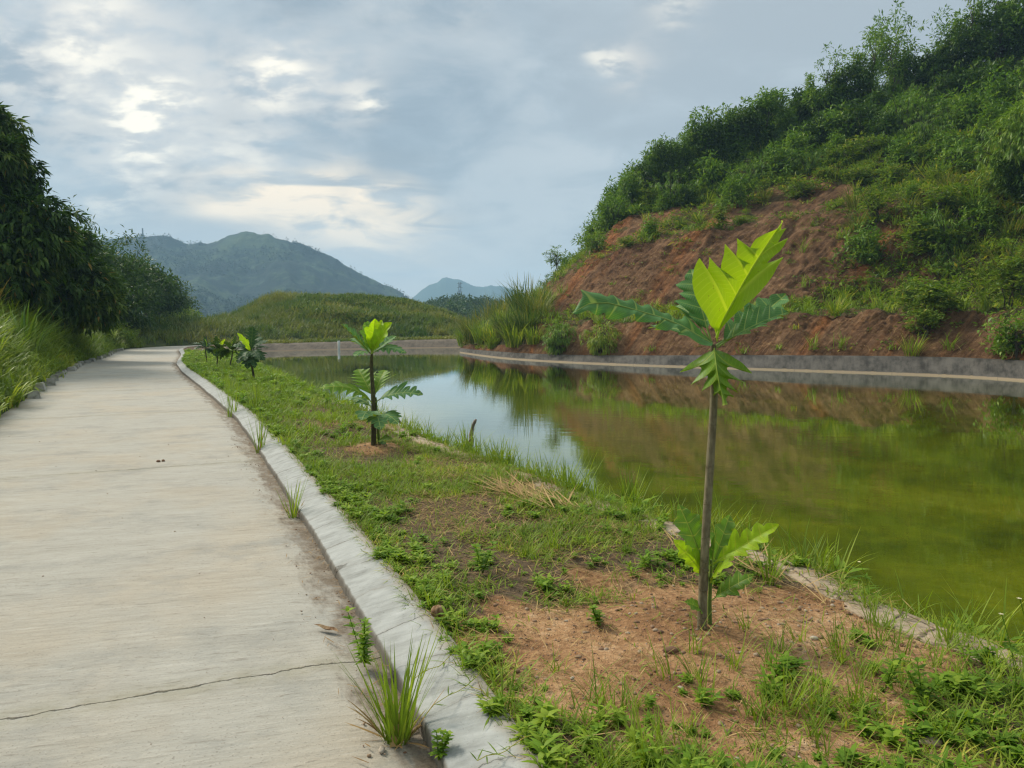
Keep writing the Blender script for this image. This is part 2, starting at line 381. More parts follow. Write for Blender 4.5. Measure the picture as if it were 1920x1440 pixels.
TG = nrm(np.gradient(PX, axis=0)); NR = np.stack([TG[:, 1], -TG[:, 0]], 1)      # normal to the right
S0 = _s[np.argmin(np.abs(PX[:, 1]))]                                           # s = 0 beside the camera
def so(s, o, z):
    s = np.asarray(s, float) + S0
    x = [np.interp(s, _s, PX[:, k]) for k in (0, 1)]; n = [np.interp(s, _s, NR[:, k]) for k in (0, 1)]
    return np.stack(np.broadcast_arrays(x[0] + n[0] * o, x[1] + n[1] * o, z), -1)
def to_so(p):
    i = np.argmin(np.sum((PX - np.asarray(p)[:2]) ** 2, 1)); return _s[i] - S0, float(np.dot(np.asarray(p)[:2] - PX[i], NR[i]))
SMAX = _s[-1] - S0 - 1
_edge = sorted(to_so(p) for p in [atz(x, y, .07) for x, y in ((1920, 1226), (1668, 1134), (1527, 1064), (1140, 940), (800, 820), (574, 730), (500, 695), (487, 683))])
_edge = [(-6, _edge[0][1])] + _edge + [(42, 3.3), (52, 3.0), (59, 2.5), (66, 1.1), (72, .5), (100, .5)]
ES, EO = np.array(_edge).T
def wedge(s): return np.interp(s, ES, EO)                                      # offset of the pond edge
WATER_Z = -0.45

# bare dirt round the planted saplings, in (s, o)
SAP1 = atz(1316, 1194, .09); SAP2 = atz(700, 843, .09); SAP3 = atz(477, 718, .09)
SD1, SD2 = to_so(SAP1), to_so(SAP2)
def ground_z(s, o):
    s, o = np.broadcast_arrays(np.asarray(s, float), np.asarray(o, float)); w = wedge(s)
    z = .112 + .03 * (fbm(s * .8, o * .8, s=3) - .5) + .035 * (fbm(s * 4, o * 4, s=4) - .5) + .018 * (fbm(s * 15, o * 15, s=5, o=3) - .5)
    z = z - .05 * sstep(o, w - .7, w - .1)
    for c in (SD1, SD2):
        d = np.hypot((s - c[0]) * .9, o - c[1]); z = z + .022 * np.exp(-(d / .32) ** 2) * (1 + .5 * (fbm(s * 9, o * 9, s=8) - .5)) - .02 * np.exp(-((d - .75) / .25) ** 2)
    return z
def bare(s, o):                                                                # 1 on bare dirt
    b = 0
    for (cs, co), rs, ro in ((SD1, .92, 1.12), (SD2, .50, .34)):
        d = np.sqrt(((s - cs + .1) / rs) ** 2 + ((o - co + .05) / ro) ** 2)
        b = np.maximum(b, 1 - sstep(d + 1.2 * (fbm(s * 3.2, o * 3.2, s=31) - .5), .62, 1.15))
    return b

# ------------------------------------------------------------------ setting materials
def ground_mat():
    m, g = new_mat('garden_soil'); P = g.n('ShaderNodeNewGeometry').outputs['Position']
    t = attr(g, 'tint').outputs['Fac']
    n1 = g.noise(P, 2.2, 5, .6); n2 = g.noise(P, 26, 5, .65); n3 = g.noise(P, 140, 3, .6)
    c = g.ramp(g.m('ADD', g.m('MULTIPLY', n1, .55), g.m('MULTIPLY', n2, .45)), [(.32, (.12, .062, .032)), (.46, (.29, .155, .074)), (.56, (.42, .245, .125)), (.68, (.60, .42, .26))])
    dark = g.ramp(n2, [(.3, (.055, .042, .026)), (.55, (.13, .09, .055)), (.75, (.20, .15, .095))])
    c = g.mix(g.smooth(t, .25, .75), dark, c)
    c = g.mix(g.smooth(n3, .62, .75), c, (.42, .32, .22))
    vor = g.n('ShaderNodeTexVoronoi', ins={'Vector': P, 'Scale': 48.0}); 
    c = g.mix(g.m('MULTIPLY', g.smooth(vor.outputs['Distance'], .0, .25, 1, 0), .35), c, g.mix(.5, vor.outputs['Color'], (.36, .26, .18)))
    h = g.m('ADD', g.m('MULTIPLY', n2, .7), g.m('ADD', g.m('MULTIPLY', n3, .25), g.m('MULTIPLY', g.smooth(vor.outputs['Distance'], 0, .3, .5, 0), .6)))
    b = g.n('ShaderNodeBump', ins={'Height': h, 'Strength': 1.0, 'Distance': .034})
    p = g.n('ShaderNodeBsdfPrincipled', ins={'Base Color': c, 'Roughness': .95, 'Specular IOR Level': .1, 'Normal': b.outputs[0]})
    return finish(m, g, p.outputs[0])
def road_mat():
    m, g = new_mat('broomed_concrete'); U = attr(g, 'uvm').outputs['Vector']
    s, o, _ = g.sep(U); P = g.n('ShaderNodeNewGeometry').outputs['Position']
    warp = g.noise(U, .8, 3, .5)
    sw = g.m('ADD', g.m('ADD', s, g.m('MULTIPLY', o, .12)), g.m('MULTIPLY', warp, .12))
    v2 = g.comb(sw, g.m('MULTIPLY', o, .09), 0.0)
    br = g.noise(v2, 34, 6, .72); br2 = g.noise(g.comb(sw, g.m('MULTIPLY', o, .16), 3.0), 5.0, 6, .72)
    pit = g.noise(P, 70, 4, .7); big = g.noise(g.mapping(U, scale=(.55, .8, 1)), 1.0, 4, .6); mid = g.noise(g.mapping(U, scale=(1.1, .8, 1), loc=(4, 2, 0)), 1.7, 7, .72)
    c = g.ramp(g.m('ADD', g.m('MULTIPLY', br2, .3), g.m('ADD', g.m('MULTIPLY', br, .4), g.m('MULTIPLY', pit, .3))), [(.32, (.275, .255, .215)), (.5, (.375, .352, .305)), (.68, (.455, .432, .385))])
    c = g.mix(g.m('MULTIPLY', g.smooth(big, .42, .68), .38), c, g.mix(1.0, c, (1.08, .92, .74), 'MULTIPLY'))          # rusty soil wash
    c = g.mix(g.m('MULTIPLY', g.smooth(mid, .48, .66), .65), c, (.27, .262, .235))                                        # grey damp patches
    c = g.mix(g.m('MULTIPLY', g.smooth(pit, .56, .68), .65), c, (.17, .15, .12))
    c = g.mix(g.m('MULTIPLY', g.smooth(pit, .30, .40, 1, 0), .4), c, (.52, .49, .43))
    rib = g.noise(g.comb(g.m('ADD', g.m('ADD', s, g.m('MULTIPLY', o, .12)), g.m('MULTIPLY', warp, .06)), g.m('MULTIPLY', o, .20), 5.0), 30, 6, .78, .35)
    c = g.mix(g.m('MULTIPLY', g.smooth(rib, .55, .68), g.smooth(mid, .25, .6, .2, .75)), c, (.20, .175, .14))
    c = g.mix(g.m('MULTIPLY', g.smooth(rib, .34, .44, 1, 0), .3), c, (.52, .50, .45))
    # brown silt along the gutter
    gn = g.m('ADD', o, g.m('MULTIPLY', g.m('SUBTRACT', g.noise(g.mapping(U, scale=(1, 3, 1)), 2.6, 6, .65), .5), .62))
    sn = g.noise(P, 9, 5, .7)
    c = g.mix(g.m('MULTIPLY', g.smooth(gn, -.22, -.04), g.smooth(sn, .3, .6, .45, .95)), c, g.ramp(pit, [(.3, (.085, .062, .042)), (.7, (.22, .17, .12))]))
    gl = g.m('ADD', g.m('MULTIPLY', o, -1.0), g.m('MULTIPLY', g.m('SUBTRACT', warp, .5), .5))
    c = g.mix(g.m('MULTIPLY', g.smooth(gl, 3.3, 3.55), .6), c, (.20, .16, .11))
    # open transverse joints between the poured slabs
    jn = g.noise(U, 5.5, 5, .65); jd = None
    for js in (SJ, SJ + 5.6, SJ + 11.4, SJ + 17, SJ + 23, SJ + 29, SJ - 5.5):
        d = g.m('ABSOLUTE', g.m('SUBTRACT', g.m('ADD', g.m('ADD', s, g.m('MULTIPLY', o, -.03)), g.m('MULTIPLY', g.m('SUBTRACT', jn, .5), .10)), js))
        jd = d if jd is None else g.m('MINIMUM', jd, d)
    jw = g.smooth(g.noise(U, 1.9, 4, .6), .35, .65, .0008, .0065)
    joint = g.smooth(g.m('SUBTRACT', jd, jw), -.003, .004, 1, 0)
    c = g.mix(g.m('MULTIPLY', joint, .78), c, (.045, .034, .024))
    c = g.mix(g.m('MULTIPLY', g.smooth(jd, .0, .16, .35, 0), g.smooth(sn, .35, .6)), c, (.23, .21, .13))
    h = g.m('ADD', g.m('MULTIPLY', rib, -1.1), g.m('ADD', g.m('MULTIPLY', pit, .45), g.m('MULTIPLY', joint, -2.0)))
    b = g.n('ShaderNodeBump', ins={'Height': h, 'Strength': .75, 'Distance': .010})
    p = g.n('ShaderNodeBsdfPrincipled', ins={'Base Color': c, 'Roughness': .9, 'Specular IOR Level': .2, 'Normal': b.outputs[0]})
    return finish(m, g, p.outputs[0])
def kerb_mat():
    m, g = new_mat('kerb_concrete'); U = attr(g, 'uvm').outputs['Vector']; s, o, _ = g.sep(U); P = g.n('ShaderNodeNewGeometry').outputs['Position']
    n = g.noise(P, 7, 5, .6); tr = g.noise(g.comb(g.m('ADD', s, g.m('MULTIPLY', o, .6)), g.m('MULTIPLY', o, .22), 0.0), 20, 5, .65); pt = g.noise(P, 90, 3, .6)
    c = g.ramp(g.m('ADD', g.m('MULTIPLY', n, .5), g.m('MULTIPLY', tr, .5)), [(.3, (.20, .20, .185)), (.5, (.33, .335, .32)), (.7, (.42, .425, .41))])
    c = g.mix(g.m('MULTIPLY', g.smooth(pt, .66, .74), .8), c, (.09, .085, .08))
    # ragged cracks right across the pour
    cn = g.m('SUBTRACT', g.noise(U, 9, 4, .6), .5); ph = g.m('ADD', g.m('ADD', s, g.m('MULTIPLY', o, .35)), g.m('ADD', g.m('MULTIPLY', cn, .10), g.m('MULTIPLY', g.noise(g.comb(s, 0.0, 0.0), .9, 2, .5), 1.3)))
    fr = g.m('ABSOLUTE', g.m('SUBTRACT', g.m('FRACT', g.m('MULTIPLY', ph, 2.1)), .5))
    crack = g.m('MULTIPLY', g.smooth(fr, .002, .014, 1, 0), g.smooth(g.noise(U, 2.3, 4, .65), .42, .58, .12, .9))
    c = g.mix(g.m('MULTIPLY', crack, .75), c, (.075, .065, .05))
    c = g.mix(g.m('MULTIPLY', g.smooth(fr, .0, .1, .45, 0), g.smooth(tr, .4, .6)), c, (.20, .185, .16))
    c = g.mix(g.smooth(o, .0, .012, .75, 0), c, (.105, .085, .062))                                # darker brown road-side face
    c = g.mix(g.m('MULTIPLY', g.smooth(g.m('ADD', o, g.m('MULTIPLY', g.m('SUBTRACT', n, .5), .12)), .18, .25), .7), c, (.27, .22, .16))
    h = g.m('ADD', g.m('MULTIPLY', tr, .6), g.m('ADD', g.m('MULTIPLY', pt, -.3), g.m('MULTIPLY', crack, -1.6)))
    b = g.n('ShaderNodeBump', ins={'Height': h, 'Strength': .6, 'Distance': .010})
    p = g.n('ShaderNodeBsdfPrincipled', ins={'Base Color': c, 'Roughness': .88, 'Specular IOR Level': .2, 'Normal': b.outputs[0]})
    return finish(m, g, p.outputs[0])
def stone_mat():
    m, g = new_mat('edging_mortar'); P = g.n('ShaderNodeNewGeometry').outputs['Position']; U = attr(g, 'uvm').outputs['Vector']
    n = g.noise(P, 6, 5, .65); f = g.noise(P, 60, 4, .65)
    vor = g.n('ShaderNodeTexVoronoi', feature='DISTANCE_TO_EDGE', ins={'Vector': g.v('ADD', g.mapping(U, scale=(1.0, 1.6, 1)), g.comb(g.m('MULTIPLY', n, .12), g.m('MULTIPLY', f, .05), 0.0)), 'Scale': 2.6})
    e = g.smooth(vor.outputs['Distance'], .005, .035, 1, 0)
    c = g.ramp(g.m('ADD', g.m('MULTIPLY', n, .6), g.m('MULTIPLY', f, .4)), [(.3, (.24, .175, .115)), (.5, (.37, .29, .21)), (.7, (.48, .40, .31))])
    c = g.mix(g.m('MULTIPLY', e, .75), c, (.11, .08, .055)); c = g.mix(g.m('MULTIPLY', g.smooth(n, .55, .7), .5), c, (.17, .12, .08))
    h = g.m('ADD', g.m('MULTIPLY', f, .6), g.m('MULTIPLY', e, -1.4))
    b = g.n('ShaderNodeBump', ins={'Height': h, 'Strength': .7, 'Distance': .014})
    p = g.n('ShaderNodeBsdfPrincipled', ins={'Base Color': c, 'Roughness': .92, 'Specular IOR Level': .15, 'Normal': b.outputs[0]})
    return finish(m, g, p.outputs[0])
def water_mat():
    m, g = new_mat('green_pond_water'); P = g.n('ShaderNodeNewGeometry').outputs['Position']
    a = g.noise(g.mapping(P, scale=(1, 1.3, 1)), .28, 6, .62, .9); f = g.noise(P, 1.7, 7, .74, 1.6)
    t = g.m('ADD', g.m('MULTIPLY', a, .6), g.m('MULTIPLY', f, .4))
    c = g.ramp(t, [(.36, (.036, .052, .004)), (.5, (.076, .092, .004)), (.60, (.118, .130, .006)), (.70, (.20, .20, .022))])
    rip = g.noise(g.mapping(P, scale=(1.0, 2.2, 1)), 1.5, 3, .5); rip2 = g.noise(g.mapping(P, scale=(1.0, 3.0, 1)), 7, 2, .5)
    still = g.smooth(g.noise(P, .09, 2, .5), .40, .62, .25, 1.0)
    h = g.m('MULTIPLY', g.m('ADD', g.m('MULTIPLY', rip, .8), g.m('MULTIPLY', rip2, .18)), still)
    b = g.n('ShaderNodeBump', ins={'Height': h, 'Strength': .05, 'Distance': .05})
    d = g.n('ShaderNodeBsdfDiffuse', ins={'Color': c})
    gl = g.n('ShaderNodeBsdfGlossy', ins={'Color': (.97, 1.0, .97), 'Roughness': .02, 'Normal': b.outputs[0]})
    fr = g.n('ShaderNodeFresnel', ins={'IOR': 1.34, 'Normal': b.outputs[0]})
    mx = g.n('ShaderNodeMixShader', ins={0: g.m('MULTIPLY', fr, 1.4, clamp=True), 1: d.outputs[0], 2: gl.outputs[0]})
    return finish(m, g, mx.outputs[0])
def hill_mat():
    """bare cut earth with raked rills; uvm = (metres along, row, mask of plant litter)"""
    m, g = new_mat('cut_earth'); P = g.n('ShaderNodeNewGeometry').outputs['Position']; U = attr(g, 'uvm').outputs['Vector']
    t = attr(g, 'tint').outputs['Fac']; ux, uy, uz = g.sep(U); px, py, pz = g.sep(P)
    big = g.noise(P, .16, 4, .6); mid = g.noise(P, .9, 5, .65); fin = g.noise(P, 4, 8, .85)
    # tooth marks run obliquely down the face
    rk = g.noise(g.comb(g.m('ADD', ux, g.m('MULTIPLY', pz, -.95)), g.m('MULTIPLY', pz, .14), 0.0), 3.6, 6, .74, .3)
    rk2 = g.noise(g.comb(g.m('ADD', ux, g.m('MULTIPLY', pz, -.8)), g.m('MULTIPLY', pz, .10), 7.0), .42, 4, .6)
    c = g.ramp(g.m('ADD', g.m('MULTIPLY', rk, .27), g.m('ADD', g.m('MULTIPLY', mid, .28), g.m('MULTIPLY', fin, .45))),
               [(.37, (.030, .017, .011)), (.46, (.135, .073, .039)), (.54, (.235, .132, .068)), (.64, (.44, .28, .16))])
    c = g.mix(g.m('MULTIPLY', g.smooth(rk2, .49, .64), .62), c, g.mix(1.0, c, (1.75, 1.12, .62), 'MULTIPLY'))
    c = g.mix(g.m('MULTIPLY', g.smooth(big, .5, .66), .6), c, g.mix(1.0, c, (.60, .55, .60), 'MULTIPLY'))
    litter = g.ramp(fin, [(.3, (.035, .04, .014)), (.55, (.075, .075, .028)), (.75, (.15, .12, .06))])
    c = g.mix(g.m('MULTIPLY', g.smooth(g.m('ADD', t, g.m('MULTIPLY', g.m('SUBTRACT', mid, .5), .9)), .35, .7), .9), c, litter)
    h = g.m('ADD', g.m('MULTIPLY', rk, 1.0), g.m('ADD', g.m('MULTIPLY', fin, .5), g.m('MULTIPLY', mid, .5)))
    b = g.n('ShaderNodeBump', ins={'Height': h, 'Strength': .9, 'Distance': .35})
    p = g.n('ShaderNodeBsdfPrincipled', ins={'Base Color': c, 'Roughness': .95, 'Specular IOR Level': .1, 'Normal': b.outputs[0]})
    return finish(m, g, p.outputs[0])
def lining_mat(name, ca, cb, cline):
    m, g = new_mat(name); P = g.n('ShaderNodeNewGeometry').outputs['Position']; U = attr(g, 'uvm').outputs['Vector']; ux, uy, uz = g.sep(U)
    st = g.noise(g.comb(ux, g.m('MULTIPLY', uy, .35), 0.0), 3.2, 6, .7); n = g.noise(P, .7, 4, .6); px, py, pz = g.sep(P)
    c = g.mix(g.smooth(g.m('ADD', g.m('MULTIPLY', st, .6), g.m('MULTIPLY', n, .4)), .36, .62), ca, cb)
    zz = g.m('ADD', pz, g.m('MULTIPLY', g.m('SUBTRACT', st, .5), .10))
    c = g.mix(g.smooth(zz, -.41, -.37, 1, 0), c, cline)                              # tide line left by falling water
    jt = g.m('ABSOLUTE', g.m('SUBTRACT', g.m('FRACT', g.m('MULTIPLY', ux, .25)), .5))
    c = g.mix(g.smooth(jt, .002, .006, .3, 0), c, (.05, .05, .05))
    b = g.n('ShaderNodeBump', ins={'Height': st, 'Strength': .4, 'Distance': .03})
    p = g.n('ShaderNodeBsdfPrincipled', ins={'Base Color': c, 'Roughness': .85, 'Specular IOR Level': .2, 'Normal': b.outputs[0]})
    return finish(m, g, p.outputs[0])
def cover_mat(name, stops, scale, bump=.3, bscale=None):
    m, g = new_mat(name); P = g.n('ShaderNodeNewGeometry').outputs['Position']
    a = g.noise(P, scale, 6, .62); f = g.noise(P, scale * 7, 5, .7)
    t = g.m('ADD', g.m('MULTIPLY', a, .6), g.m('MULTIPLY', f, .4)); c = g.ramp(t, stops)
    b = g.n('ShaderNodeBump', ins={'Height': t, 'Strength': .8, 'Distance': bump})
    p = g.n('ShaderNodeBsdfPrincipled', ins={'Base Color': c, 'Roughness': .95, 'Specular IOR Level': .1, 'Normal': b.outputs[0]})
    return finish(m, g, p.outputs[0])
SJ = to_so(atz(330, 1288, 0))[0]
M['soil'] = ground_mat(); M['road'] = road_mat(); M['kerb'] = kerb_mat(); M['edging'] = stone_mat(); M['water'] = water_mat(); M['hill'] = hill_mat()
M['lining'] = lining_mat('grey_lining', (.028, .026, .023), (.105, .095, .082), (.26, .20, .13))
M['far_lining'] = lining_mat('brown_lining', (.085, .07, .055), (.17, .135, .10), (.26, .19, .13))
M['bank_soil'] = cover_mat('bank_litter', [(.3, (.025, .038, .012)), (.5, (.05, .07, .02)), (.7, (.11, .10, .04))], 1.2)
M['base'] = cover_mat('valley_floor', [(.3, (.03, .045, .015)), (.6, (.06, .085, .025)), (.75, (.11, .11, .05))], .08, 1)

# ------------------------------------------------------------------ sheets along the road
def strip_grid(ss, oo, zf, tint=None):
    S, O = np.meshgrid(ss, oo, indexing='ij'); Z = zf(S, O)
    V = so(S, O, Z); U = np.stack([S, O, np.zeros_like(S)], -1)
    return V, U, S, O
ss = np.concatenate([np.arange(-6, 14, .06), np.arange(14, SMAX, .25)])
oo = np.concatenate([np.linspace(-3.5, -.4, 22), np.linspace(-.35, .06, 9)])
V, U, S, O = strip_grid(ss, oo, lambda s, o: .012 * (fbm(s * .7, o * .7, s=40) - .5) - .012 * sstep(o, -.3, 0) + .006 * (fbm(s * 6, o * 3, s=41) - .5))
tag(MB().add(V, F4=grid_faces(*S.shape)[:, ::-1], uv=U).build('road', M['road']), 'pale broom finished concrete lane running beside the pond', kind='structure')
# sloping kerb, its section swept along the path
oo = np.array([.0, .0, .004, .014, .07, .13, .18, .225, .262, .275, .278]); zz = np.array([-.06, .030, .048, .054, .078, .103, .122, .132, .130, .118, -.05])
ss = np.concatenate([np.arange(-6, 14, .02), np.arange(14, SMAX, .15)])
S = np.repeat(ss[:, None], len(oo), 1); O = np.repeat(oo[None], len(ss), 0)
low = (np.arange(len(oo)) <= 3)[None] * 1.0
O2 = O + low * .016 * (fbm(S * 22, O * 0 + .5, s=50, o=4) - .5) + .03 * (fbm(S * .9, O * 0, s=51) - .5); Z2 = zz[None] + .012 * (fbm(S * 2.0, O * 5, s=52) - .5) + .006 * (fbm(S * 18, O * 18, s=53, o=3) - .5)
tag(MB().add(so(S, O2, Z2), F4=grid_faces(*S.shape)[:, ::-1], uv=np.stack([S, O, Z2], -1)).build('kerb', M['kerb']), 'sloped grey concrete kerb with cracks along the lane', kind='structure')
# planted ground between kerb and pond
ss = np.concatenate([np.arange(-5, 9, .035), np.arange(9, 20, .1), np.arange(20, SMAX, .3)]); nn = np.linspace(0, 1, 76)
S = np.repeat(ss[:, None], len(nn), 1); W = wedge(S); O = .258 + (W - .12 - .258) * nn[None]
V = so(S, O, ground_z(S, O)); tv = np.clip(bare(S, O) + .5 * (fbm(S * 1.3, O * 1.3, s=60) - .35), 0, 1)
tag(MB().add(V, F4=grid_faces(*S.shape)[:, ::-1], uv=np.stack([S, O, O * 0], -1), tint=tv.ravel()).build('planted_ground', M['soil']), 'strip of soil planted with saplings between kerb and pond', kind='structure')
# mortared pond edging and the bank below it
oo = np.array([-.26, -.25, -.24, -.16, -.08, -.02, .0, .008, .05, .35, 1.6]); zz = np.array([-.05, .060, .070, .074, .072, .066, .055, .02, -.20, -.60, -1.75])
ss = np.concatenate([np.arange(-5, 14, .05), np.arange(14, SMAX - 35, .3)])
S = np.repeat(ss[:, None], len(oo), 1); edge_n = .05 * (fbm(ss * 1.6, ss * 0, s=70) - .5) + .02 * (fbm(ss * 9, ss * 0, s=71) - .5)
O = wedge(S) + oo[None] + edge_n[:, None] * (np.arange(len(oo)) > 1)[None]; Z2 = zz[None] + .03 * (fbm(S * 1.1, oo[None] * 2 + S * 0, s=72) - .5) + .02 * (fbm(S * 8, oo[None] * 8 + S * 0, s=73, o=3) - .5)
tag(MB().add(so(S, O, Z2), F4=grid_faces(*S.shape)[:, ::-1], uv=np.stack([S, np.repeat(oo[None], len(ss), 0), Z2], -1)).build('pond_edging', M['edging']), 'worn stone and mortar edging of the pond', kind='structure')

# ------------------------------------------------------------------ terrain lofted through surveyed lines
def chaikin(P, n=2):
    for _ in range(n):
        Q = .75 * P[:-1] + .25 * P[1:]; R_ = .25 * P[:-1] + .75 * P[1:]
        P = np.concatenate([P[:1], np.stack([Q, R_], 1).reshape(-1, 3), P[-1:]])
    return P
def loft(rows, nu, nvs, smooth=2):
    """rows: lists of world points (equal counts); returns grid [nv, nu, 3] and row parameter"""
    C = []
    for r in rows:
        q = chaikin(np.asarray(r, float), smooth); t = np.linspace(0, 1, len(q)); C.append(np.stack([np.interp(np.linspace(0, 1, nu), t, q[:, k]) for k in range(3)], 1))
    out, vp = [], []
    for k, n in enumerate(nvs):
        for j in range(n):
            f = j / n; out.append(C[k] * (1 - f) + C[k + 1] * f); vp.append(k + f)
    out.append(C[-1]); vp.append(len(rows) - 1.0)
    return np.array(out), np.array(vp)
def grid_normals(Gd):
    a = np.gradient(Gd, axis=1); b = np.gradient(Gd, axis=0); return nrm(np.cross(a, b))
def terrain(name, Gd, mat, tint=None, label=None, v0=0, v1=None):
    v1 = Gd.shape[0] if v1 is None else v1; Gq = Gd[v0:v1]
    along = np.concatenate([np.zeros((Gq.shape[0], 1)), np.cumsum(np.linalg.norm(np.diff(Gq, axis=1), axis=2), 1)], 1)
    along = np.broadcast_to(along[len(along) // 2][None], along.shape)
    up = np.concatenate([np.zeros((1, Gq.shape[1])), np.cumsum(np.linalg.norm(np.diff(Gq, axis=0), axis=2), 0)], 0)
    U = np.stack([along, up, np.zeros_like(up)], -1)
    t = .0 if tint is None else tint[v0:v1].ravel()
    return tag(MB().add(Gq, F4=grid_faces(*Gq.shape[:2]), uv=U, tint=t).build(name, mat), label, kind='structure')

# right hill -------------------------------------------------
w_px = [(862, 661), (930, 671), (1010, 677), (1150, 684), (1400, 692), (1640, 700), (1800, 706), (1920, 714), (2300, 745), (2900, 800)]
RW = np.array([atz(x, y, WATER_Z) for x, y in w_px]); YW = RW[:, 1]
def row(pxs, dY): return np.array([aty(x, y, Yw + d) for (x, y), Yw, d in zip(pxs, YW, np.broadcast_to(dY, len(YW)))])
xs0 = [p[0] for p in w_px]
Rm = RW.copy(); Rm[:, 1] -= 1.3; Rm[:, 2] = -1.75
RL = row(list(zip(xs0, (653.5, 660, 665, 668, 667, 668.5, 671, 677, 697, 736))), .9)
RL2 = RL.copy(); RL2[:, 1] += .45; RL2[:, 2] += .02
RA = row([(868, 641), (932, 618), (1005, 606), (1150, 604), (1400, 594), (1640, 584), (1800, 584), (1920, 585), (2300, 560), (2900, 540)], (5, 4, 3.6, 3.3, 3.3, 3.3, 3.3, 3.3, 3.3, 3.3))
RB = row([(880, 634), (940, 604), (1008, 588), (1150, 590), (1400, 584), (1640, 576), (1800, 574), (1920, 570), (2300, 545), (2900, 520)], 8.2)
RC = row([(905, 628), (965, 590), (1030, 530), (1150, 462), (1400, 426), (1640, 388), (1800, 352), (1920, 332), (2300, 285), (2900, 210)], 15)
RD = row([(910, 627), (972, 586), (1052, 510), (1160, 440), (1400, 412), (1640, 372), (1800, 335), (1920, 312), (2300, 265), (2900, 190)], 18)
RE = row([(930, 624), (990, 582), (1085, 490), (1160, 408), (1400, 358), (1640, 300), (1800, 245), (1920, 215), (2300, 140), (2900, 60)], 23)
RF = row([(950, 621), (1005, 578), (1104, 478), (1168, 350), (1335, 262), (1590, 200), (1760, 165), (1920, 130), (2300, 50), (2900, 0)], 34)
RG = RF.copy(); RG[:, 1] += 16; RG[:, 2] = np.maximum(RG[:, 2] - 3, -1); RG[:, 0] += RG[:, 0] * .1
RH = RF.copy(); RH[:, 1] += 55; RH[:, 2] = -1.7; RH[:, 0] += RH[:, 0] * .3
HG, HV = loft([Rm, RW, RL, RL2, RA, RB, RC, RD, RE, RF, RG, RH], 720, [2, 8, 3, 34, 18, 70, 12, 24, 34, 8, 8])
soil_i = int(np.argmax(HV >= 3)); 
n_ = grid_normals(HG); X, Y, Z = HG[..., 0], HG[..., 1], HG[..., 2]
amp = sstep(HV, 3.0, 3.8)[:, None] * (1 - sstep(HV, 9.5, 11)[:, None])
rill = fbm((X - Z * .8) * 1.4, Y * .15 + Z * .2, s=81, o=4) - .5
HG = HG + n_ * (amp * (.9 * (fbm(X * .16, Y * .16, Z * .16, s=80) - .5) + .55 * rill + .45 * (fbm(X * .9, Y * .9, Z * .9, s=82) - .5) + .42 * (fbm(X * 2.4, Y * 2.4, Z * 2.4, s=83, o=3, rough=.65) - .5)))[..., None]
HN = grid_normals(HG); HN *= np.sign(HN[..., 2:3] + 1e-6)
def hpx(): return project(HG)
HPX, HPY, HDEP = hpx()
HVV = np.broadcast_to(HV[:, None], HPX.shape)
def cover_density(px, v, X, Z, Y):
    """plants on the right hill: how thick the growth is, from where it grows (terrace row, distance along)"""
    n = fbm(X * .28, Y * .28, Z * .28, s=90) ; n2 = fbm(X * .9, Y * .9, Z * .9, s=91)
    low = np.where(v < 4, .05 + .8 * sstep(n2, .62, .72) * sstep(px, 1600, 1750), 0)                  # bottom cut
    ledge = np.where((v >= 4) & (v < 5.05), .55, 0)
    cut = np.where((v >= 5.05) & (v < 6), np.clip(sstep(px + 420 * (n - .5), 1480, 1800) * .95 + .22 * sstep(n2, .6, .7), 0, 1), 0)
    bench = np.where((v >= 6) & (v < 8), np.clip(.55 + .7 * (n2 - .5) + .5 * sstep(px, 1550, 1750) - .9 * sstep(n, .55, .66) * (px < 1600), .05, 1), 0)
    top = np.where(v >= 8, 1.0, 0)
    left = (1 - sstep(px, 985, 1030)) * (v >= 3.3)
    return np.clip(low + ledge + cut + bench + top + left, 0, 1)
HD = cover_density(HPX, HVV, HG[..., 0], HG[..., 2], HG[..., 1])
terrain('pond_lining', HG, M['lining'], None, 'dark grey stained concrete lining of the far right pond bank', 0, soil_i + 1)
terrain('hill', HG, M['hill'], HD, 'terraced hill of bare red brown earth right of the pond', soil_i, None)

# far bank and grassy mound ---------------------------------
mw = [(440, 661), (502, 658.5), (560, 657), (640, 655), (740, 653), (862, 651.5), (930, 651)]
MW = np.array([atz(x, y, WATER_Z) for x, y in mw]); YM = MW[:, 1]
def mrow(pxs, dY): return np.array([aty(x, y, Yw + d) for (x, y), Yw, d in zip(pxs, YM, np.broadcast_to(dY, len(YM)))])
mx0 = [p[0] for p in mw]
Mm = MW.copy(); Mm[:, 1] -= 1.5; Mm[:, 2] = -1.75
ML = MW.copy(); ML[:, 1] += 1.6; ML[:, 2] = [-.02, 0, .02, .06, .12, .18, .2]
MA = ML.copy(); MA[:, 1] += 1.0; MA[:, 2] += .12
MB_ = ML.copy(); MB_[:, 1] += 9; MB_[:, 2] += .15; MB_[:, 0] -= np.array([8, 4, 2, 1, 0, 0, 0])
M1 = mrow([(330, 628), (440, 611), (560, 601), (640, 600), (740, 601), (840, 611), (905, 628)], 17)
M2 = mrow([(334, 626), (442, 606), (560, 594), (640, 592), (740, 595), (838, 606), (905, 626)], 22)
M3 = mrow([(350, 622), (452, 595), (500, 568), (620, 562), (745, 566), (826, 592), (905, 624)], 34)
M4 = mrow([(352, 622), (455, 592), (505, 565), (620, 560), (742, 566), (822, 592), (905, 624)], 44)
M5 = M4.copy(); M5[:, 1] += 40; M5[:, 2] = -1.7
MG, MV = loft([Mm, MW, ML, MA, MB_, M1, M2, M3, M4, M5], 220, [2, 6, 3, 8, 22, 8, 22, 8, 8])
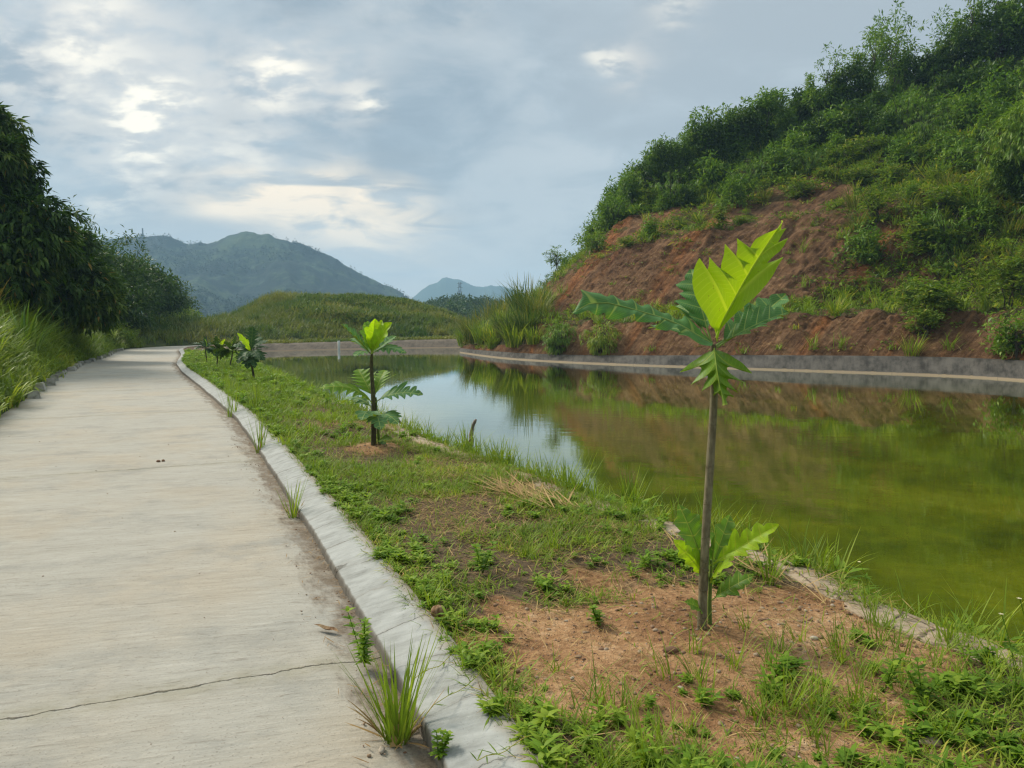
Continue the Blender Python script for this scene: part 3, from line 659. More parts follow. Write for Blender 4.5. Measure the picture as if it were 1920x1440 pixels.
X, Y, Z = MG[..., 0], MG[..., 1], MG[..., 2]; a_ = (sstep(MV, 3.6, 5) * (1 - sstep(MV, 8, 9)))[:, None]
MG[..., 2] += a_ * (1.6 * (fbm(X * .12, Y * .12, s=100) - .5) + .7 * (fbm(X * .5, Y * .5, s=101) - .5))
mi = int(np.argmax(MV >= 3))
terrain('far_pond_lining', MG, M['far_lining'], None, 'low brown lining of the far pond bank', 0, mi + 1)
terrain('mound', MG, M['bank_soil'], None, 'grass covered terraced mound beyond the pond', mi, None)

# left bank along the road -----------------------------------
ss = np.concatenate([np.arange(-6, 36, .25), np.arange(36, SMAX - 18, .4)]); oo = np.array([0, .25, .6, 1.2, 2.0, 3.0, 4.2, 5.5, 7.2, 9.5, 13, 20, 34]); zz = np.array([-.05, .06, .30, .85, 1.55, 2.2, 2.8, 3.3, 3.8, 4.3, 4.6, 3.7, -1.7])
fade = 1 - .62 * sstep(ss, 44, 62)
S = np.repeat(ss[:, None], len(oo), 1); O = -3.42 - np.repeat(oo[None], len(ss), 0); Zb = np.where(zz > .1, zz, 0)[None] * fade[:, None] + np.where(zz <= .1, zz, 0)[None]
Zb = Zb + np.minimum(oo, 2.5)[None] * .34 * (fbm(S * .35, O * .35, s=110) - .5) + np.minimum(oo, 1)[None] * .25 * (fbm(S * 1.4, O * 1.4, s=111) - .5)
LG = so(S, O, Zb); LV = oo
tag(MB().add(LG, F4=grid_faces(*S.shape), uv=np.stack([S, O, Zb], -1)).build('roadside_bank', M['bank_soil']), 'overgrown earth bank rising left of the lane', kind='structure')
def left_z(s, off):
    """height of the left bank at distance off from the road edge"""
    i = np.clip(np.searchsorted(ss, s) - 1, 0, len(ss) - 2)
    return np.array([np.interp(o_, oo, Zb[k]) for k, o_ in zip(np.atleast_1d(i), np.atleast_1d(off))])
LS_, LO_, LZ_ = ss, oo, Zb

# water, valley floor -----------------------------------------
wp = [so(s_, wedge(s_) + .45, WATER_Z) for s_ in np.concatenate([np.arange(-5, 60, 1.0)])]
wp = np.array(wp)[:, :2].tolist() + [[p[0], p[1] + .8] for p in MW] + [[p[0] + .2, p[1] + .5] for p in RW] + [[26, -4]]
import bmesh
bm = bmesh.new(); vs = [bm.verts.new((x, y, WATER_Z)) for x, y in wp]; bm.faces.new(vs); bmesh.ops.triangulate(bm, faces=bm.faces[:]); bmesh.ops.recalc_face_normals(bm, faces=bm.faces[:])
me = bpy.data.meshes.new('water'); bm.to_mesh(me); bm.free(); me.materials.append(M['water'])
if me.polygons[0].normal.z < 0: me.flip_normals()
o = bpy.data.objects.new('water', me); col.objects.link(o); tag(o, 'still olive green pond water reflecting hill and sky', kind='structure')
g_ = np.linspace(-1, 1, 60); g_ = np.sign(g_) * np.abs(g_) ** 2.2
GX, GY = np.meshgrid(g_ * 2300, np.where(g_ > 0, g_ * 3000, g_ * 300), indexing='ij')
tag(MB().add(np.stack([GX, GY, -1.8 - 2.5 * sstep(np.hypot(GX, GY), 150, 600)], -1), F4=grid_faces(60, 60)[:, ::-1]).build('ground', M['base']), 'green valley floor', kind='structure')

# wooded hill, mountain range, far range ----------------------
def ridge(name, mat, pts, depth, back, label, nu=220, base_z=-3, seed=0, front=.5, amp=.1, rows_=36, spur=7.0):
    """pts: skyline as photo pixels at the given distance; the slope falls towards us with spurs and gullies"""
    cr = np.array([aty(x, y, depth) for x, y in pts]); cr = chaikin(cr, 2); t = np.linspace(0, 1, len(cr)); u = np.linspace(0, 1, nu)
    cr = np.stack([np.interp(u, t, cr[:, k]) for k in range(3)], 1); cr[:, 2] += depth * .0035 * (fbm(cr[:, 0] / (depth * .022), cr[:, 0] * 0, s=seed + 9, o=4, rough=.6) - .5) * 2; H = cr[:, 2] - base_z
    f = np.linspace(-back, 1, rows_); Gd = []
    for q in f:
        a = abs(q) / (1 if q > 0 else back); prof = (1 - a) ** 1.25 * (1 - .12 * np.sin(a * 3.14)); 
        Y_ = depth - q * depth * front; X_ = cr[:, 0] * (Y_ / depth) ** .6; Gd.append(np.stack([X_, np.full(nu, Y_), base_z + H * prof], 1))
    Gd = np.array(Gd); sc_ = depth * .085
    rg = np.abs(fbm(Gd[..., 0] / sc_ + Gd[..., 1] / sc_ * .35, Gd[..., 1] / (sc_ * 3), s=seed, o=5) - .5) * 2
    a = 1 - np.abs(f) / np.where(f > 0, 1, back); edge = (np.sin(np.clip(a, 0, 1) * math.pi) ** .7)[:, None]
    Gd[..., 2] += -(rg - .12) * edge * amp * H.max() * 1.9 + (fbm(Gd[..., 0] / (sc_ * .16), Gd[..., 1] / (sc_ * .16), s=seed + 3) - .5) * H.max() * .035
    tag(MB().add(Gd, F4=grid_faces(rows_, nu)).build(name, mat), label, kind='structure')
    return Gd
M['mountain'] = cover_mat('mountain_forest', [(.38, (.004, .014, .012)), (.50, (.008, .022, .015)), (.56, (.035, .062, .026)), (.66, (.062, .085, .034))], .011, 9)
M['far_range'] = cover_mat('far_range_forest', [(.3, (.03, .06, .03)), (.7, (.06, .09, .04))], .004, 12)
M['wood'] = cover_mat('wooded_hill_floor', [(.3, (.02, .045, .018)), (.7, (.05, .08, .028))], .05, 1)
MT = ridge('mountain', M['mountain'], [(-900, 560), (-500, 520), (-150, 470), (60, 462), (180, 452), (262, 444), (312, 436), (342, 452), (360, 459), (395, 456), (428, 440), (455, 434), (490, 435), (530, 446), (575, 462), (615, 476), (660, 505), (700, 524), (735, 540), (770, 560), (830, 590), (900, 606), (1000, 611)], 900, .35, 'broad forested mountain ridge behind the mound, blue with haze', seed=200, nu=300, rows_=70, amp=.17)
ridge('distant_range', M['far_range'], [(600, 606), (700, 590), (765, 566), (790, 544), (815, 528), (832, 518), (855, 523), (880, 532), (903, 538), (925, 533), (950, 538), (985, 556), (1050, 570), (1150, 560), (1400, 575), (1800, 590), (2300, 606)], 2300, .3, 'pale blue mountain range on the horizon', seed=220, front=.3)
WH = ridge('wooded_hill', M['wood'], [(700, 608), (745, 600), (770, 591), (800, 577), (825, 568), (860, 563), (895, 566), (930, 572), (980, 583), (1060, 590), (1200, 600)], 260, .4, 'small wooded hill in the gap between mound and red hill', seed=240, front=.45, nu=120, rows_=30, base_z=-3)
# ------------------------------------------------------------------ scattering on the lofts
def cells(Gd, weight, n, r=rng):
    a = Gd[:-1, :-1]; b = Gd[:-1, 1:]; c = Gd[1:, :-1]
    ar = np.linalg.norm(np.cross(b - a, c - a), axis=-1)
    w_ = ar * weight[:-1, :-1]; p = (w_ / w_.sum()).ravel()
    k = r.choice(p.size, n, p=p); i, j = np.unravel_index(k, ar.shape); f, g = r.random(n)[:, None], r.random(n)[:, None]
    d = Gd[1:, 1:]
    P = (Gd[i, j] * (1 - f) + Gd[i, j + 1] * f) * (1 - g) + (Gd[i + 1, j] * (1 - f) + Gd[i + 1, j + 1] * f) * g
    return P, i, j
inview = (HPX > 700) & (HPX < 2250)

# ------------------------------------------------------------------ plant builders
def leaf_cloud(mb, centers, rad, per, L, W, up=.35, droop=.3, flat=1.0, six=False, tint_c=.0):
    """leaf sprays round given twig ends"""
    centers = np.asarray(centers, float); k = len(centers); rad = np.broadcast_to(np.asarray(rad, float), (k,))
    base = np.repeat(centers, per, 0); rr = np.repeat(rad, per)
    d = rand_dir(k * per); d[:, 2] = d[:, 2] * flat + up; d = nrm(d)
    off = rand_dir(k * per) * (rng.random(k * per) ** .5 * rr)[:, None]; off[:, 2] *= flat
    dd = nrm(off * .8 / np.maximum(rr, .01)[:, None] + d * .6 + np.array([0, 0, -.1]))
    t = np.clip(rng.random(k * per) * .7 + np.repeat(rng.random(k), per) * .3 + tint_c, 0, 1)
    leaves(mb, base + off, dd, np.array([0, 0, 1.0]) + .35 * rng.normal(size=(k * per, 3)), L * (.6 + .8 * rng.random(k * per)), W * (.7 + .6 * rng.random(k * per)), droop, t, six)
def branchwork(mb, root, tips, r0, fork=.45, seg=5):
    for p in tips:
        a = np.asarray(root, float); p = np.asarray(p, float); m = a + (p - a) * fork; m[2] += .12 * np.linalg.norm(p - a)
        m[:2] += rng.normal(size=2) * .05 * np.linalg.norm(p - a)
        t = np.linspace(0, 1, seg)[:, None]; c = (1 - t) ** 2 * a + 2 * t * (1 - t) * m + t * t * p
        tube(mb, c, np.linspace(r0, r0 * .25, seg), 5, cap=False)
def crown_points(n, rx, rz, cz, lop=.35, shell=.55):
    d = rand_dir(n); q = (shell + (1 - shell) * rng.random(n)) ; ph = rng.random(3) * 6
    lump = 1 + lop * (np.sin(3 * d[:, 0] + ph[0]) * np.sin(2.6 * d[:, 1] + ph[1]) + .6 * np.sin(4 * d[:, 2] + ph[2]))
    return d * np.stack([rx * q * lump, rx * q * lump, rz * q * lump], 1) + np.array([0, 0, cz])
def make_tree(name, label, cat, group, h, rx, rz, n, per, L, W, mat, trunk_r=.09, crad=.45, droop=.3, flat=1.0, up=.3, stems=1, lop=.35, shell=.4, limbs=14):
    root = empty(name, (0, 0, 0), label=label, cat=cat, group=group)
    tips = crown_points(n, rx, rz, h - rz, lop, shell); tips[:, 2] = np.maximum(tips[:, 2], .15 * h)
    mt, mc = MB(), MB()
    for s_ in range(stems):
        a = rng.normal(size=2) * .12 * (stems > 1) ; lean = rng.normal(size=2) * .06 * h; top = np.array([lean[0] + a[0], lean[1] + a[1], h - rz * .9])
        q = np.linspace(0, 1, 6)[:, None]; c = np.concatenate([a, [-.3]])[None] * (1 - q) + top[None] * q; c[1:-1, :2] += rng.normal(size=(4, 2)) * .02 * h
        tube(mt, c, np.linspace(trunk_r * 1.25, trunk_r * .55, 6), 7)
        sel = tips[rng.choice(n, min(n, limbs), replace=False)]
        branchwork(mt, c[3], sel[:len(sel) // 2], trunk_r * .5); branchwork(mt, c[5], sel[len(sel) // 2:], trunk_r * .45)
    leaf_cloud(mc, tips, crad, per, L, W, up, droop, flat)
    mt.build('trunk' if stems == 1 else 'stem', M['bark'], root); mc.build('crown' if stems == 1 else 'foliage', mat, root)
    return root
def make_shrub(name, label, group, h, rx, n, per, L, W, mat, cat='shrub', **kw):
    kw = dict(dict(trunk_r=.03, crad=.3, stems=4, limbs=8, up=.45, shell=.25), **kw)
    return make_tree(name, label, cat, group, h, rx, h * .52, n, per, L, W, mat, **kw)
def make_reed(name, label, group, n, h, mat, spread=.35, w=.03, cat='grass clump', lean=.35, bend=1.0, seg=6, plumes=0):
    root = empty(name, (0, 0, 0), label=label, cat=cat, group=group); mb = MB()
    az = rng.random(n) * 6.283; r = spread * np.sqrt(rng.random(n)); base = np.stack([np.cos(az) * r, np.sin(az) * r, np.full(n, -.05)], 1)
    blades(mb, base, az + rng.normal(size=n) * .7, h * (.55 + .6 * rng.random(n)), w * (.7 + .6 * rng.random(n)), lean * rng.random(n), bend * (.25 + rng.random(n)), seg, 'reed')
    mb.build('blades', mat, root)
    if plumes:
        mp = MB(); a2 = rng.random(plumes) * 6.283
        for a in a2:
            top = np.array([math.cos(a) * .5, math.sin(a) * .5, h * (1.0 + .25 * rng.random())]); b0 = top * np.array([.3, .3, 0])
            q = np.linspace(0, 1, 5)[:, None]; tube(mp, b0 * (1 - q) + top * q, .008, 4, tint=.5, cap=False)
            k = 40; bp = np.repeat(top[None], k, 0) - np.array([0, 0, 1]) * (rng.random(k) * .45)[:, None]
            leaves(mp, bp, nrm(rand_dir(k) * .5 + np.array([.3, .1, .9])), rand_dir(k), .16, .02, .4, None, False)
        mp.build('plume', M['straw'], root)
    return root
def make_bamboo(name, label, group, h, n_culm, spread, n_spray, mat, L=.2, arch=1.1, cat='bamboo', W=.028, per=9, low=.12, lobes=()):
    """arching culms hung with fans of narrow drooping leaves"""
    root = empty(name, (0, 0, 0), label=label, cat=cat, group=group); mt, mc = MB(), MB(); nodes, dirs = [], []
    for k in range(n_culm):
        a = rng.random() * 6.283; r0 = spread * .25 * math.sqrt(rng.random()); ln = h * (.65 + .5 * rng.random()); bend = arch * (.5 + .8 * rng.random())
        t = np.linspace(0, 1, 12); ang = .05 + .1 * rng.random() + bend * t ** 1.8; st = ln / 11
        hh = np.concatenate([[0], np.cumsum(np.sin(ang[:-1]) * st)]); vz = np.concatenate([[0], np.cumsum(np.cos(ang[:-1]) * st)])
        a0 = rng.random() * 6.283; P = np.stack([math.cos(a0) * r0 + np.cos(a) * hh, math.sin(a0) * r0 + np.sin(a) * hh, vz - .2], 1)
        tube(mt, P, np.linspace(.035, .008, 12), 5, cap=False)
        m = n_spray // n_culm; q = (low + (1 - low) * rng.random(m)) * 10.99; i = q.astype(int); f = (q - i)[:, None]
        c = P[i] * (1 - f) + P[i + 1] * f; o = rand_dir(m) * (.25 + .65 * rng.random(m))[:, None] * spread * .42; o[:, 2] = o[:, 2] * .5 - .1 * spread * rng.random(m)
        nodes.append(c + o); dirs.append(nrm(o + .2 * rand_dir(m)))
    tsh = [np.zeros(len(np.concatenate(nodes)))]
    for cx, cy, cz, rx, ry, rz, m in lobes:
        tsh.append(np.full(m, .42 * (rng.random() - .45)))
        d = rand_dir(m); ph = rng.random(3) * 6; q = (.55 + .45 * rng.random(m) ** .6) * (1 + .22 * np.sin(3.3 * d[:, 0] + ph[0]) * np.sin(3.1 * d[:, 2] + ph[1]) + .12 * np.sin(7 * d[:, 1] + 6 * d[:, 2] + ph[2]))
        nodes.append(np.array([cx, cy, cz]) + d * q[:, None] * np.array([rx, ry, rz])); dirs.append(nrm(d + .5 * rand_dir(m)))
    nodes = np.concatenate(nodes); dirs = np.concatenate(dirs); k = len(nodes)
    base = np.repeat(nodes, per, 0); dd = np.repeat(dirs, per, 0) + .75 * rand_dir(k * per); dd[:, 2] -= .55; 
    tn = np.clip(np.repeat(np.concatenate(tsh), per) + np.repeat(rng.random(k), per) * .45 + rng.random(k * per) * .5, 0, .93); tn = np.where(rng.random(k * per) > .985, 1.0, tn)
    leaves(mc, base + rand_dir(k * per) * .09, dd, np.array([0, 0, 1.]) + .3 * rand_dir(k * per), L * (.6 + .7 * rng.random(k * per)), W * (.7 + .6 * rng.random(k * per)), .35, tn, False)
    mt.build('culm', M['bark'], root); mc.build('foliage', mat, root)
    return root

# ------------------------------------------------------------------ right hill: ground cover (uncountable) ...
def clump_tpl(n, r, h, L, W, up=.6, six=False):
    mb = MB(); p = rand_dir(n) * (rng.random(n) ** .5)[:, None] * np.array([r, r, h * .5]); p[:, 2] = np.abs(p[:, 2]) + .05
    d = nrm(p * np.array([1 / r, 1 / r, .6]) + rand_dir(n) * .6 + np.array([0, 0, up]))
    leaves(mb, p, d, np.array([0, 0, 1.]) + .4 * rand_dir(n), L * (.6 + .8 * rng.random(n)), W * (.6 + .8 * rng.random(n)), .35, rng.random(n), six); return mb.arrays()
HVc = HVV
def cover(name, label, weight, n, tpls, mat, s0=.7, s1=1.3, sink=.05):
    mb = MB(); P, i, j = cells(HG, weight * inview, n); P = P - HN[i, j] * sink; which = rng.integers(0, len(tpls), n)
    for k, t in enumerate(tpls):
        q = which == k; m = q.sum(); stamp(mb, t, P[q], rng.random(m) * 6.283, s0 + (s1 - s0) * rng.random(m), (fbm(P[q][:, 0] * .3, P[q][:, 2] * .5, s=300) - .5) * .9)
    return tag(mb.build(name, mat), label, None, None, 'stuff')
tA = [clump_tpl(46, .55, .8, .26, .10) for _ in range(4)]; tB = [clump_tpl(34, .5, .6, .22, .075, .3) for _ in range(4)]; tC = [clump_tpl(9, .35, .14, .16, .08, .2) for _ in range(4)]
up_w = (HVc >= 7.9) * (HVc < 9.6) * np.where(HPX < 1135, .12, 1.0); mid_w = HD * (HVc >= 4.9) * (HVc < 8.2) * np.where(HVc > 6, .8, 1.3); low_w = (HD + .02) * (HVc >= 3.05) * (HVc < 6.1)
cover('hill_undergrowth', 'dense dark green undergrowth on the upper slope of the right hill', up_w, 4600, tA, M['shrub'])
cover('hill_scrub', 'yellow green scrub over the middle terraces of the right hill', mid_w * (HPX > 1040), 1900, tB, M['shrub_lite'], .4, 1.5)
cover('hill_creepers', 'thin creepers and seedlings on the bare cut of the right hill', low_w * (HPX > 1000) + .02 * (HVc > 5) * (HVc < 6), 2100, tC, M['shrub_lite'], .5, 1.1, .02)
mb = MB(); wgt = (.25 * (HVc >= 7.9) * (HVc < 9.4) + 1.1 * mid_w + .5 * low_w + 1.2 * (HVc > 3.9) * (HVc < 5.15) + .9 * (HVc > 3.0) * (HVc < 3.2)) * inview
n = 1500; P, i, j = cells(HG, wgt, n); per = 22
base = np.repeat(P, per, 0) + rng.normal(size=(n * per, 3)) * np.array([.12, .12, .0]); ln = np.repeat(.35 + .9 * rng.random(n) ** 2, per)
blades(mb, base, rng.random(n * per) * 6.283, ln * (.6 + .6 * rng.random(n * per)), .035, .45 * rng.random(n * per), .4 + 1.3 * rng.random(n * per), 4, 'reed', np.clip(np.repeat(rng.random(n), per) * .5 + .5 * rng.random(n * per), 0, 1))
tag(mb.build('hill_grass', M['reed']), 'tufts of long grass scattered over the right hill', None, None, 'stuff')
mb = MB(); n = 1500; P, i, j = cells(HG, ((HVc > 3) * (HVc < 3.9) + .7 * (HVc > 5) * (HVc < 6.2)) * inview * 1.0, n); per = 10
base = np.repeat(P, per, 0) + rng.normal(size=(n * per, 3)) * np.array([.25, .25, .05])
blades(mb, base, rng.random(n * per) * 6.283, .3 + .5 * rng.random(n * per), .018, .9 + .6 * rng.random(n * per), .5, 3, 'grass')
tag(mb.build('hill_litter', M['straw']), 'dead stalks and roots lying on the bare red cut', None, None, 'stuff')

# ------------------------------------------------------------------ ... and its trees and shrubs, each a thing
_front = (HVV >= 3.0) & (HVV < 9.35)
def hill_at(px, py):
    d = (HPX - px) ** 2 + (HPY - py) ** 2 + np.where(_front, 0, 1e9); k = np.unravel_index(np.argmin(d), d.shape); return HG[k] - np.array([0, 0, .12])
KIND = {}
def T(key, fn, *a, **kw):
    KIND[key] = [fn(*a, **kw), 0]
def put(key, pos, rz=None, scale=1.0, label=None, group=None):
    k = KIND[key]; rz = rng.random() * 6.283 if rz is None else rz
    if k[1] == 0:
        o = k[0]; o.location = tuple(pos); o.rotation_euler = (0, 0, rz); o.scale = (scale,) * 3
        if label: o['label'] = label
        if group: o['group'] = group
    else: o = dup(k[0], pos, rz, scale, label, group)
    k[1] += 1; return o
gC, gS, gL, gR = 'trees along the crest of the right hill', 'shrubs on the upper slope of the right hill', 'yellow green bushes on the middle terraces', 'reed clumps at the left foot of the hill'
T('crestA', make_tree, 'crest_tree', 'dark leafy tree in the thicket along the hill crest', 'tree', gC, 4.0, 1.35, 1.7, 62, 44, .25, .11, M['shrub'], .07, .36)
T('crestB', make_tree, 'crest_tree', 'dense rounded tree in the thicket along the hill crest', 'tree', gC, 3.6, 1.6, 1.5, 80, 40, .25, .12, M['tree_dark'], .07, .38)
T('slender', make_tree, 'slender_tree', 'tall airy tree with thin upright crown on the hill crest', 'tree', gC, 5.6, 1.2, 2.3, 60, 26, .24, .09, M['shrub'], .05, .34, limbs=26, shell=.3)
T('round', make_tree, 'round_tree', 'round crowned tree standing above the thicket mid crest', 'tree', gC, 4.7, 1.55, 1.0, 60, 30, .30, .13, M['shrub'], .07, .45, flat=.6, lop=.2)
T('shrubA', make_shrub, 'slope_shrub', 'dark green shrub on the densely grown upper slope', gS, 1.9, 1.15, 46, 26, .24, .10, M['shrub'])
T('shrubB', make_shrub, 'slope_shrub', 'dark green shrub on the densely grown upper slope', gS, 2.3, 1.3, 54, 26, .26, .10, M['tree_dark'])
T('fern', make_bamboo, 'drooping_bush', 'bush of drooping grey green fronds on the upper slope', 'drooping bushes on the upper slope', 2.2, 12, 1.6, 130, M['shrub'], .30, 1.5, 'bush', .045, 9, .2)
T('yellow', make_shrub, 'terrace_bush', 'yellow green bush with flat leaf sprays on the middle terrace', gL, 1.3, .95, 40, 20, .20, .08, M['shrub_lite'], flat=.4)
T('yellowtall', make_shrub, 'terrace_bush', 'yellow green bush with flat leaf sprays on the middle terrace', gL, 1.9, .9, 40, 18, .20, .08, M['shrub_lite'], flat=.35, shell=.1)
T('reed', make_reed, 'reed_clump', 'tall tan green reed clump at the left foot of the red hill', gR, 240, 2.3, M['mound'], .7, .045, plumes=0)
T('reedB', make_reed, 'reed_clump', 'fresh green grass clump at the left foot of the red hill', gR, 170, 1.5, M['reed'], .5, .045)
crest = [(1180, 400, 'crestA', .7), (1205, 376, 'crestB', .75), (1232, 362, 'crestA', .9), (1255, 350, 'crestB', .9), (1283, 338, 'crestA', .8), (1310, 322, 'crestA', 1.05), (1335, 312, 'crestB', 1.0),
         (1362, 300, 'crestA', .95), (1395, 288, 'crestB', .95), (1440, 275, 'round', 1.0), (1475, 262, 'crestA', .62), (1505, 252, 'crestB', .6), (1535, 243, 'crestA', 1.05), (1566, 234, 'slender', .85),
         (1590, 226, 'crestB', 1.2), (1622, 215, 'slender', .95), (1655, 206, 'slender', 1.08), (1685, 197, 'slender', .95), (1712, 190, 'crestB', .9), (1740, 182, 'crestA', 1.0), (1768, 174, 'slender', .9), (1790, 170, 'crestB', 1.2),
         (1818, 160, 'slender', 1.1), (1843, 154, 'slender', 1.0), (1865, 148, 'crestB', 1.3), (1890, 142, 'slender', 1.15), (1912, 137, 'crestA', 1.4), (1945, 130, 'crestB', 1.4), (1990, 120, 'crestA', 1.4), (2050, 110, 'crestB', 1.4)]
ORD = ['first', 'second', 'third', 'fourth', 'fifth', 'sixth', 'seventh', 'eighth', 'ninth', 'tenth', 'eleventh', 'twelfth', 'thirteenth', 'fourteenth', 'fifteenth', 'sixteenth', 'seventeenth', 'eighteenth', 'nineteenth', 'twentieth', 'twenty-first', 'twenty-second', 'twenty-third', 'twenty-fourth', 'twenty-fifth', 'twenty-sixth', 'twenty-seventh', 'twenty-eighth', 'twenty-ninth', 'thirtieth']
ADJ = dict(crestA='leafy green', crestB='dense dark', slender='tall airy', round='round crowned')
for q, (px, py, k, s_) in enumerate(crest): put(k, hill_at(px, py), label=f'{ADJ[k]} tree, {ORD[q]} from the left along the right hill crest', scale=s_ * (.98 + .14 * rng.random()) * (1.06 if px < 1420 else 1.22 if k == 'slender' else 1.0))
_r = np.random.default_rng(5)
P, i, j = cells(HG, up_w * (HVc < 9.1) * inview * (HPX < 2000), 120, _r)
for q, p in enumerate(P): put(('shrubA', 'shrubB', 'shrubA', 'fern')[q % 4], p - [0, 0, .15], None, .7 + .75 * _r.random())
P, i, j = cells(HG, mid_w * (HVc > 6) * inview * (HPX > 1130) * (HPX < 2000), 62, _r)
for q, p in enumerate(P): put(('yellow', 'yellowtall', 'shrubA')[q % 3], p - [0, 0, .1], None, .4 + .95 * _r.random() ** 1.5)
P, i, j = cells(HG, mid_w * (HVc > 5) * (HVc < 6) * inview * (HPX > 1600) * (HPX < 2000), 30, _r)
for q, p in enumerate(P): put(('yellow', 'shrubA', 'yellowtall', 'fern')[q % 4], p - [0, 0, .1], None, .5 + .9 * _r.random() ** 1.3)
for px, py, k, s_ in [(872, 645, 'reedB', .9), (890, 640, 'reed', .8), (905, 640, 'reedB', .9), (915, 625, 'reed', .95), (930, 640, 'reedB', .8), (935, 612, 'reed', 1.05), (955, 604, 'reed', 1.1), (968, 645, 'reedB', 1.0), (972, 598, 'reed', 1.15),
                      (990, 592, 'reed', 1.05), (1002, 640, 'reedB', .7), (1005, 600, 'reed', .8), (950, 630, 'reed', .8), (1022, 575, 'reedB', .9), (885, 632, 'reed', .8), (985, 620, 'reed', .7), (925, 650, 'reedB', .6)]:
    put(k, hill_at(px, py), None, s_ * 1.28)
T('bushdark', make_bamboo, 'rounded_bush', 'dark rounded leafy bush on the bank edge above the lining', None, 1.9, 14, 1.2, 60, M['bamboo_lite'], .30, 1.0, 'bush', .045, 9, .05, ((0, 0, .85, .95, .95, .95, 230),))
put('bushdark', hill_at(1050, 655))
T('bushlite', make_bamboo, 'rounded_bush', 'light green rounded bush right of the dark rounded bush', None, 1.6, 14, 1.0, 60, M['reed'], .28, 1.0, 'bush', .042, 9, .05, ((0, 0, .72, .9, .9, .8, 200),))
put('bushlite', hill_at(1127, 655))
T('shoulder', make_tree, 'shoulder_tree', 'small sparse tree alone on the left shoulder of the red hill', 'tree', None, 3.0, 1.0, .95, 34, 14, .2, .1, M['shrub'], .04, .3, limbs=30, flat=.4)
put('shoulder', hill_at(1040, 522), 1.0, .92)
T('shoulderbush', make_shrub, 'shoulder_bush', 'low dark bush where the red cut meets the skyline', None, 1.3, 1.2, 36, 22, .2, .09, M['shrub']); put('shoulderbush', hill_at(1118, 468))
T('bigbush', make_shrub, 'large_bush', 'large yellow green bush spilling over the low red cut at right', None, 2.6, 1.5, 90, 20, .22, .085, M['shrub_lite'], flat=.4, shell=.1, lop=.4); put('bigbush', hill_at(1748, 600), 2.0, 1.0)
T('bushfoot', make_shrub, 'large_bush', 'lower green bush hanging below the large yellow bush', None, 1.6, 1.1, 50, 20, .2, .085, M['shrub_lite'], flat=.4); put('bushfoot', hill_at(1735, 625), .5, .9)
T('tuft', make_reed, 'bright_tuft', 'bright yellow green grass tuft on the narrow ledge', None, 130, 1.25, M['reed'], .15, .035, lean=.7, bend=.8); put('tuft', hill_at(1566, 590))
T('tuftlow', make_reed, 'foot_tuft', 'tall grass tuft at the foot of the low cut under the large bush', None, 90, 1.2, M['reed'], .3, .03, lean=.4); put('tuftlow', hill_at(1712, 662))
T('ledgebush', make_shrub, 'ledge_bush', 'small leafy bush on the ledge left of the bright tuft', None, 1.0, .8, 24, 16, .18, .08, M['shrub_lite'], flat=.4); put('ledgebush', hill_at(1508, 590))
T('edgebush', make_shrub, 'edge_bush', 'green bush at the right picture edge just above the lining', None, 1.7, 1.1, 50, 22, .2, .085, M['bamboo_lite']); put('edgebush', hill_at(1905, 662))
T('edgetall', make_shrub, 'edge_bush', 'tall yellow green bush at the right edge above the ledge', None, 3.0, 1.3, 80, 20, .22, .09, M['shrub_lite'], flat=.5, shell=.1); put('edgetall', hill_at(1895, 575), 1., 1.0)
T('bamboo_shade', make_tree, 'added_shade_core', 'dark leafy mass added as the shaded underside of the arching bamboo at the right edge', 'tree', None, 5.0, 2.2, 2.2, 130, 34, .34, .14, M['tree_dark'], .1, .5)  # dark foliage added beneath to stand in for the bamboo's shaded interior
T('hillbamboo', make_bamboo, 'arching_bamboo', 'large bamboo with pale drooping sprays at the right edge', None, 5.6, 14, 2.6, 200, M['bamboo_lite'], .40, 1.4, 'bamboo', .065, 10, .3, ((0, 0, 4.2, 2.6, 2.2, 1.6, 620), (-.6, .4, 2.6, 2.0, 1.8, 1.6, 300))); put('hillbamboo', hill_at(1950, 400), 3.0, 1.0); put('bamboo_shade', hill_at(1925, 400), .5, .7)
T('hangreed', make_reed, 'hanging_grass', 'grey green grass clump hanging below the bamboo', None, 170, 2.2, M['bamboo_lite'], .4, .045, lean=.6, bend=1.7); put('hangreed', hill_at(1830, 400))

P, i, j = cells(HG, mid_w * (HVc > 5) * inview * (HPX > 1130) * (HPX < 2000), 34, _r)
T('slopetuft', make_reed, 'slope_tuft', 'tuft of arching grass on the overgrown terraces', 'arching grass tufts on the terraces', 90, 1.2, M['reed'], .25, .035, lean=.6, bend=1.3)
T('palereed', make_reed, 'slope_tuft', 'pale dry looking grass clump on the overgrown terraces', 'pale grass clumps on the terraces', 110, 1.4, M['mound'], .3, .035, lean=.5, bend=1.2)
for q, p in enumerate(P): put(('slopetuft', 'palereed')[q % 2], p - [0, 0, .05], None, .7 + .7 * _r.random())
P, i, j = cells(HG, up_w * (HVc < 9.0) * inview * (HPX > 1150) * (HPX < 2000), 22, _r)
for q, p in enumerate(P): put('fern', p - [0, 0, .1], None, .9 + .6 * _r.random())
